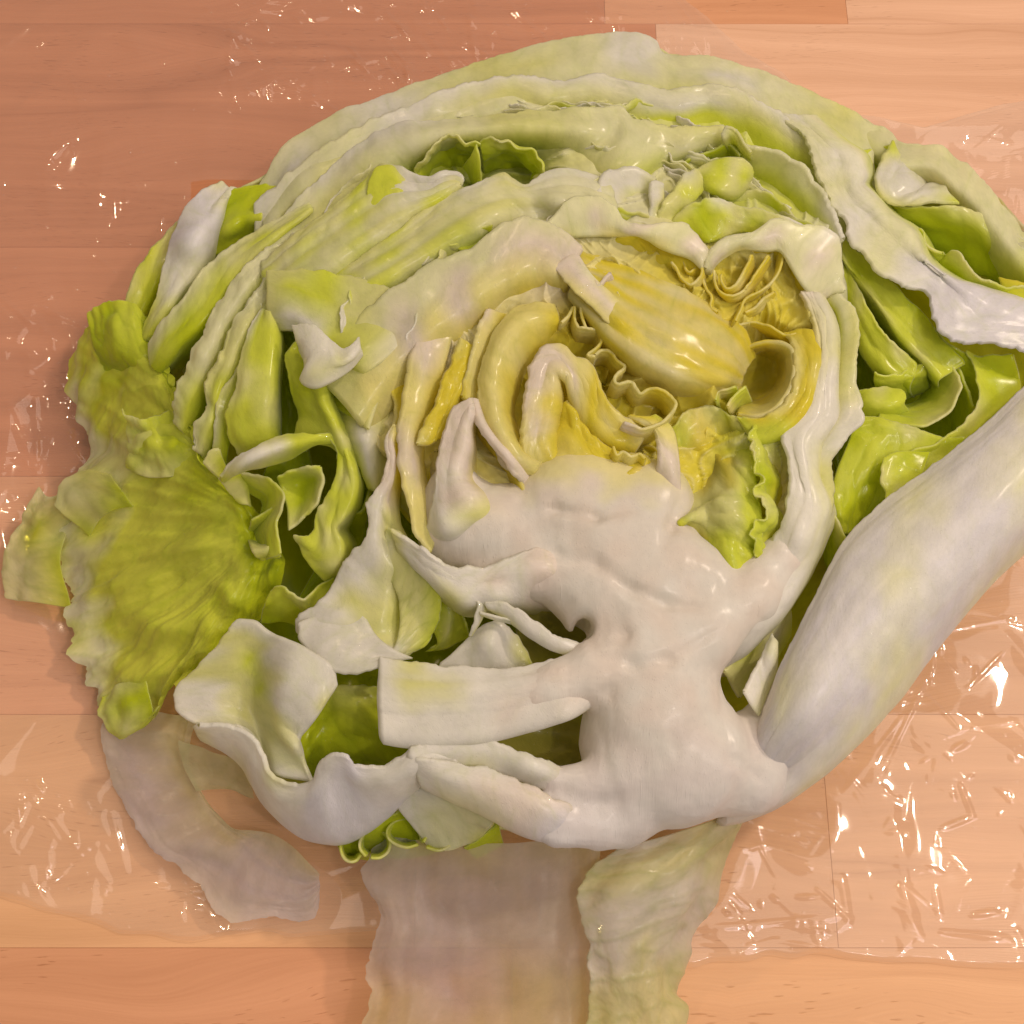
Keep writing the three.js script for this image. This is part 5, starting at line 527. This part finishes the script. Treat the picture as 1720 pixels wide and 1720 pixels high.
// ---- leaves lying on the film
leaf([['200,1180,0.65 168,1197,0.62 158,1230,0.50 175,1278,0.40 195,1302,0.40 212,1347,0.40 220,1396,0.45 245,1434,0.50 296,1457,0.50 336,1487,0.50 354,1515,0.50 384,1536,0.50 436,1546,0.45 488,1546,0.40 523,1532,0.40 538,1500,0.50', 'WWWWVVVWWWVVV'], ['235,1190,0.73 215,1215,0.73 212,1245,0.70 225,1285,0.70 245,1315,0.70 262,1355,0.70 275,1392,0.70 300,1420,0.70 340,1440,0.73 378,1465,0.73 400,1488,0.73 425,1505,0.73 455,1514,0.70 488,1514,0.70 515,1505,0.68 538,1488,0.62', 'WWVVVWVVVVVV'], ['300,1200,0.70 290,1225,0.70 290,1255,0.70 298,1285,0.70 312,1312,0.70 328,1340,0.70 345,1365,0.70 372,1392,0.73 400,1412,0.75 425,1430,0.75 445,1448,0.75 462,1462,0.75 482,1472,0.73 502,1478,0.70 520,1480,0.68 536,1476,0.62', 'TTTTTTTVVVV'], ['330,1205,0.65 322,1235,0.65 318,1265,0.65 322,1295,0.62 335,1322,0.62 350,1350,0.62 372,1376,0.65 395,1392,0.73 425,1395,0.78 455,1400,0.78 478,1412,0.75 498,1428,0.73 512,1442,0.70 525,1455,0.68 532,1462,0.65 536,1468,0.62', 'TTTTTTTTT']], { single: true, mat: 'thin', wr: [0.9, 13], fine: [0.1, 4], vein: 0.05, tear: 2, streak: [0.15, 3], parent: scene, name: 'loose_leaf', label: 'x' }).userData = { label: 'translucent white leaf scrap lying flat on the film at lower left', category: 'lettuce leaf' };
leaf([['300,1240,2 360,1265,1.9 415,1290,1.8', 'TTT'], ['310,1290,1.2 365,1305,1.1 420,1320,1', 'TT'], ['330,1330,0.8 385,1325,0.7 430,1335,0.7', 'TT']], { single: true, mat: 'thin', wr: [0.8, 12] });
const near = leaf([['655,1405,2.4 632,1445,2.2 612,1480,2.0 634,1545,1.7 622,1610,1.5 628,1680,1.3 610,1760,1.2', 'VVVWTT'], ['700,1410,2.5 690,1455,2.6 680,1510,2.3 690,1560,2 680,1620,1.6 684,1690,1.3 672,1760,1.1', 'WVVVTT'], ['770,1415,2.6 768,1460,2.4 762,1515,2.1 770,1570,1.8 764,1630,1.5 768,1695,1.2 760,1760,1.1', 'TVVVT'], ['860,1415,2.7 862,1465,2.7 862,1520,2.4 858,1575,2 860,1635,1.6 858,1700,1.2 855,1760,1.0', 'WVWTT'], ['950,1410,2.8 952,1465,2.5 950,1525,2.2 948,1580,1.9 952,1640,1.6 948,1705,1.3 950,1760,1.2', 'TWWTT'], ['1010,1410,2.8 1005,1465,2.7 1000,1530,2.4 1000,1590,2.1 1000,1650,1.8 1005,1710,1.5 1010,1760,1.4', 'TWT']], { single: true, mat: 'sheer', tear: 2.5, wr: [1.3, 16], fine: [0.08, 5], vein: 0.05, cut: 0.7, streak: [0.2, 5], label: 'x', parent: scene, name: 'loose_leaf' });
near.userData = { label: 'pale translucent leaf trailing out from under the core', category: 'lettuce leaf' };
leaf([['1040,1425,3 1000,1455,2.9 980,1505,2.7 978,1560,2.5 980,1610,2.2 992,1675,1.9 1000,1760,1.6', 'WTWWTT'], ['1100,1410,3.2 1055,1465,3.2 1035,1525,3 1028,1580,2.8 1030,1630,2.5 1040,1690,2.1 1050,1760,1.8', 'WTWWTT'], ['1180,1385,3 1125,1460,3.1 1100,1525,2.9 1085,1580,2.6 1078,1635,2.3 1080,1695,2 1090,1760,1.7', 'TTWTTT'], ['1240,1360,2.6 1185,1440,2.7 1160,1505,2.5 1130,1560,2.3 1118,1610,2.1 1112,1670,1.8 1125,1740,1.6', 'WTWWTT'], ['1272,1343,2 1238,1390,1.9 1208,1468,1.7 1198,1522,1.5 1160,1570,1.4 1156,1605,1.3 1140,1638,1.3 1130,1672,1.3 1154,1700,1.3 1140,1760,1.3', 'TTTWWTTT']], { t: [0.5, 0.6], mat: 'thin', wr: [0.9, 14], fine: [0.08, 5], ru: [0.3, 8], vein: 0.16, cut: 0.6, tear: 2, parent: near, name: 'leaf_blade' });


// ---------------------------------------------------------------- crumpled cling film under the head
{
  const c0 = P(900, 850, 0.1);
  const edge = [[-160, -140], [500, -160], [1120, -90], [1152, 0], [1215, 50], [1287, 112], [1400, 185], [1560, 214], [1720, 168], [1960, 120], [2000, 850], [1960, 1600], [1720, 1622], [1550, 1618], [1400, 1600], [1277, 1606], [1162, 1616], [1000, 1590], [800, 1580], [640, 1566], [480, 1566], [330, 1574], [200, 1562], [100, 1532], [0, 1500], [-160, 1450], [-200, 850]].map(([x, y]) => { const p = P(x, y, 0.1); return [Math.atan2(p.z - c0.z, p.x - c0.x), Math.hypot(p.x - c0.x, p.z - c0.z)]; }).sort((a, b) => a[0] - b[0]);
  const radius = (a) => { const n = edge.length; let i = edge.findIndex((e) => e[0] > a); if (i < 0) i = 0; const A = edge[(i - 1 + n) % n], B = edge[i], w = (x) => (x + 4 * Math.PI) % (2 * Math.PI), t = w(a - A[0]) / (w(B[0] - A[0]) || 1); const ax = Math.cos(A[0]) * A[1], az = Math.sin(A[0]) * A[1], bx = Math.cos(B[0]) * B[1], bz = Math.sin(B[0]) * B[1], den = Math.cos(a) * (bz - az) - Math.sin(a) * (bx - ax); return Math.abs(den) < 1e-9 ? mix(A[1], B[1], t) : (ax * (bz - az) - az * (bx - ax)) / den; };
  // creases: [pixel from, pixel to, height mm, half width mm]
  const creases = [];
  const crease = (x0, y0, x1, y1, a, s) => { const p = P(x0, y0, 0.15), q = P(x1, y1, 0.15); creases.push({ x: p.x, z: p.z, dx: q.x - p.x, dz: q.z - p.z, a: a * 1e-3, s: s * 1e-3, l: Math.hypot(q.x - p.x, q.z - p.z) }); };
  for (const k of [[386, 95, 394, 172, 0.52, 0.33], [0, 180, 232, 425, 0.26, 0.20], [0, 330, 80, 440, 0.22, 0.20], [712, 0, 720, 30, 0.52, 0.26], [735, 28, 752, 55, 0.60, 0.33], [588, 82, 615, 122, 0.68, 0.33], [400, 50, 412, 78, 0.45, 0.26], [165, 435, 192, 458, 0.45, 0.26], [1130, 0, 1162, 42, 0.52, 0.33], [1152, 0, 1287, 112, 0.38, 0.16], [0, 500, 60, 550, 0.60, 0.39], [75, 625, 105, 645, 0.60, 0.39], [1612, 1318, 1634, 1370, 0.68, 0.33], [1582, 1392, 1632, 1372, 0.68, 0.33], [1600, 1260, 1620, 1250, 0.68, 0.45], [1580, 1565, 1680, 1575, 0.68, 0.45], [1635, 1538, 1672, 1532, 0.68, 0.45], [1405, 1565, 1430, 1542, 0.45, 0.26], [1420, 1330, 1520, 1200, 0.38, 0.39], [1560, 1130, 1480, 1300, 0.38, 0.33], [1700, 1040, 1590, 1060, 0.45, 0.26], [55, 1340, 100, 1410, 0.45, 0.26], [130, 1440, 160, 1420, 0.60, 0.39], [315, 1507, 336, 1506, 0.68, 0.39], [1350, 1100, 1250, 1350, 0.30, 0.52], [1190, 1560, 1420, 1540, 0.30, 0.52], [1640, 250, 1720, 190, 0.30, 0.33], [500, 10, 640, 150, 0.26, 0.26], [640, 10, 580, 160, 0.26, 0.26], [230, 110, 300, 250, 0.22, 0.23], [250, 60, 400, 180, 0.19, 0.23]]) crease(...k);
  const zones = [[380, 0, 900, 170, 170, 1.9], [900, 0, 1290, 110, 45, 1.7], [0, 0, 380, 480, 60, 1.4], [0, 480, 130, 860, 70, 1.8], [20, 1300, 200, 1500, 50, 1.7], [160, 1480, 360, 1560, 10], [1340, 1000, 1720, 1600, 130], [1180, 1340, 1400, 1600, 50], [1560, 200, 1720, 330, 15]];
  for (const [x0, y0, x1, y1, n, wide = 1.15] of zones) for (let i = 0; i < n; i++) { const x = mix(x0, x1, rnd()), y = mix(y0, y1, rnd()), a = (rnd() < 0.55 ? 1.25 : rnd() * 3.14) + (rnd() - 0.5), l = 8 + Math.pow(rnd(), 2.5) * 90; crease(x, y, x + Math.cos(a) * l, y + Math.sin(a) * l, (0.1 + 0.35 * rnd() * rnd()) * wide, (0.15 + 0.22 * rnd()) * wide); }
  const cell = 0.004, bins = new Map();
  creases.forEach((c) => { const m = 4 * c.s, x0 = Math.min(c.x, c.x + c.dx) - m, x1 = Math.max(c.x, c.x + c.dx) + m, z0 = Math.min(c.z, c.z + c.dz) - m, z1 = Math.max(c.z, c.z + c.dz) + m; for (let i = Math.floor(x0 / cell); i <= Math.floor(x1 / cell); i++) for (let j = Math.floor(z0 / cell); j <= Math.floor(z1 / cell); j++) { const k = i * 9973 + j; if (!bins.has(k)) bins.set(k, []); bins.get(k).push(c); } });
  const lift = (x, z) => {
    const wx = x + 0.004 * n2(x * 40 + 9, z * 40), wz = z + 0.004 * n2(x * 40, z * 40 + 9);
    let h = 0.0010 + 0.0012 * (0.5 + 0.5 * n2(x * 22, z * 22)) + 0.0009 * Math.pow(1 - Math.abs(n2(x * 30 + 3, z * 20)), 2) + 0.00025 * n2(wx * 70, wz * 50);
    const m = sat(0.3 + n2(x * 30 + 50, z * 30)); h += 0.00004 * m * n2(wx * 330, wz * 260);
    for (const c of bins.get(Math.floor(x / cell) * 9973 + Math.floor(z / cell)) ?? []) { const t = sat(((x - c.x) * c.dx + (z - c.z) * c.dz) / (c.l * c.l)), ex = x - c.x - c.dx * t, ez = z - c.z - c.dz * t; h += c.a * Math.exp(-(ex * ex + ez * ez) / (2 * c.s * c.s)) * (0.35 + 0.65 * Math.sin(Math.PI * mix(0.08, 0.92, t))); }
    return h;
  };
  const na = 1800, nr = 200, pos = [], idx = [];
  for (let i = 0; i < na; i++) { const a = -Math.PI + (i / na) * Math.PI * 2, R = Math.abs(radius(a)) + 0.0012 * n2(Math.cos(a) * 9, Math.sin(a) * 9); for (let j = 0; j < nr; j++) { const r = R * mix(0.5, 1, j / (nr - 1)), x = c0.x + Math.cos(a) * r, z = c0.z + Math.sin(a) * r; const e = sstep(1, 0.985, j / (nr - 1)); pos.push(x, Math.max(0.0004, lift(x, z) * mix(0.35, 1, e)), z); } }
  for (let i = 0; i < na; i++) for (let j = 0; j < nr - 1; j++) { const a = i * nr + j, b = ((i + 1) % na) * nr + j; idx.push(a, a + 1, b, b, a + 1, b + 1); }
  const g = new THREE.BufferGeometry(); g.setAttribute('position', new THREE.Float32BufferAttribute(pos, 3)); g.setIndex(idx); g.computeVertexNormals(); triCount += idx.length / 3;
  const film = new THREE.Mesh(g, new THREE.MeshPhysicalMaterial({ color: 0xffffff, side: THREE.DoubleSide, transmission: 0.95, thickness: 0, roughness: 0.06, ior: 1.6 }));
  film.name = 'cling_film'; film.castShadow = film.receiveShadow = true; film.userData = { label: 'clear crumpled cling film spread under the lettuce', category: 'plastic wrap' };
  scene.add(film);
  // beads of water on the film and on the cut leaves
  const bead = new THREE.SphereGeometry(1, 12, 8, 0, Math.PI * 2, 0, Math.PI * 0.55);
  const water = new THREE.MeshPhysicalMaterial({ color: 0xffffff, side: THREE.DoubleSide, transmission: 1, thickness: 0, roughness: 0.04, ior: 1.5 });
  const M = new THREE.Matrix4(), Q = new THREE.Quaternion(), up = V(0, 1, 0);
  const beads = (name, list, parent, label, flat) => { const im = new THREE.InstancedMesh(bead, water, list.length); list.forEach(([p, n, r], i) => { Q.setFromUnitVectors(up, n); M.compose(p, Q, V(r, r * flat, r)); im.setMatrixAt(i, M); }); im.name = name; im.userData = { kind: 'stuff', label }; parent.add(im); };
  const onFilm = [];
  for (const [x0, y0, x1, y1, n] of zones) for (let i = 0; i < n * 0.35; i++) { const p = P(mix(x0, x1, rnd()), mix(y0, y1, rnd()), 0.2); p.y = lift(p.x, p.z); onFilm.push([p, up, (0.25 + 0.5 * rnd() * rnd()) * 1e-3]); }
  beads('water_beads', onFilm, scene, 'tiny beads of water sprinkled over the cling film', 0.4); scene.children[scene.children.length - 1].userData.category = 'water';
  const onLeaf = [], meshes = lettuce.children.filter((m) => m.isMesh), nn = V();
  for (let i = 0; i < 22000; i++) { const m = meshes[Math.floor(rnd() * meshes.length)], at = m.geometry.attributes, k = Math.floor(rnd() * at.position.count); nn.fromBufferAttribute(at.normal, k); if (nn.y < 0.35) continue; onLeaf.push([V().fromBufferAttribute(at.position, k), nn.clone(), (0.14 + 0.3 * rnd() * rnd() * rnd()) * 1e-3]); }
  beads('water_beads', onLeaf, lettuce, 'tiny beads of water on the leaves', 0.1);
}


console.log('leaves', leafCount, 'triangles', triCount);
renderer.render(scene, camera);
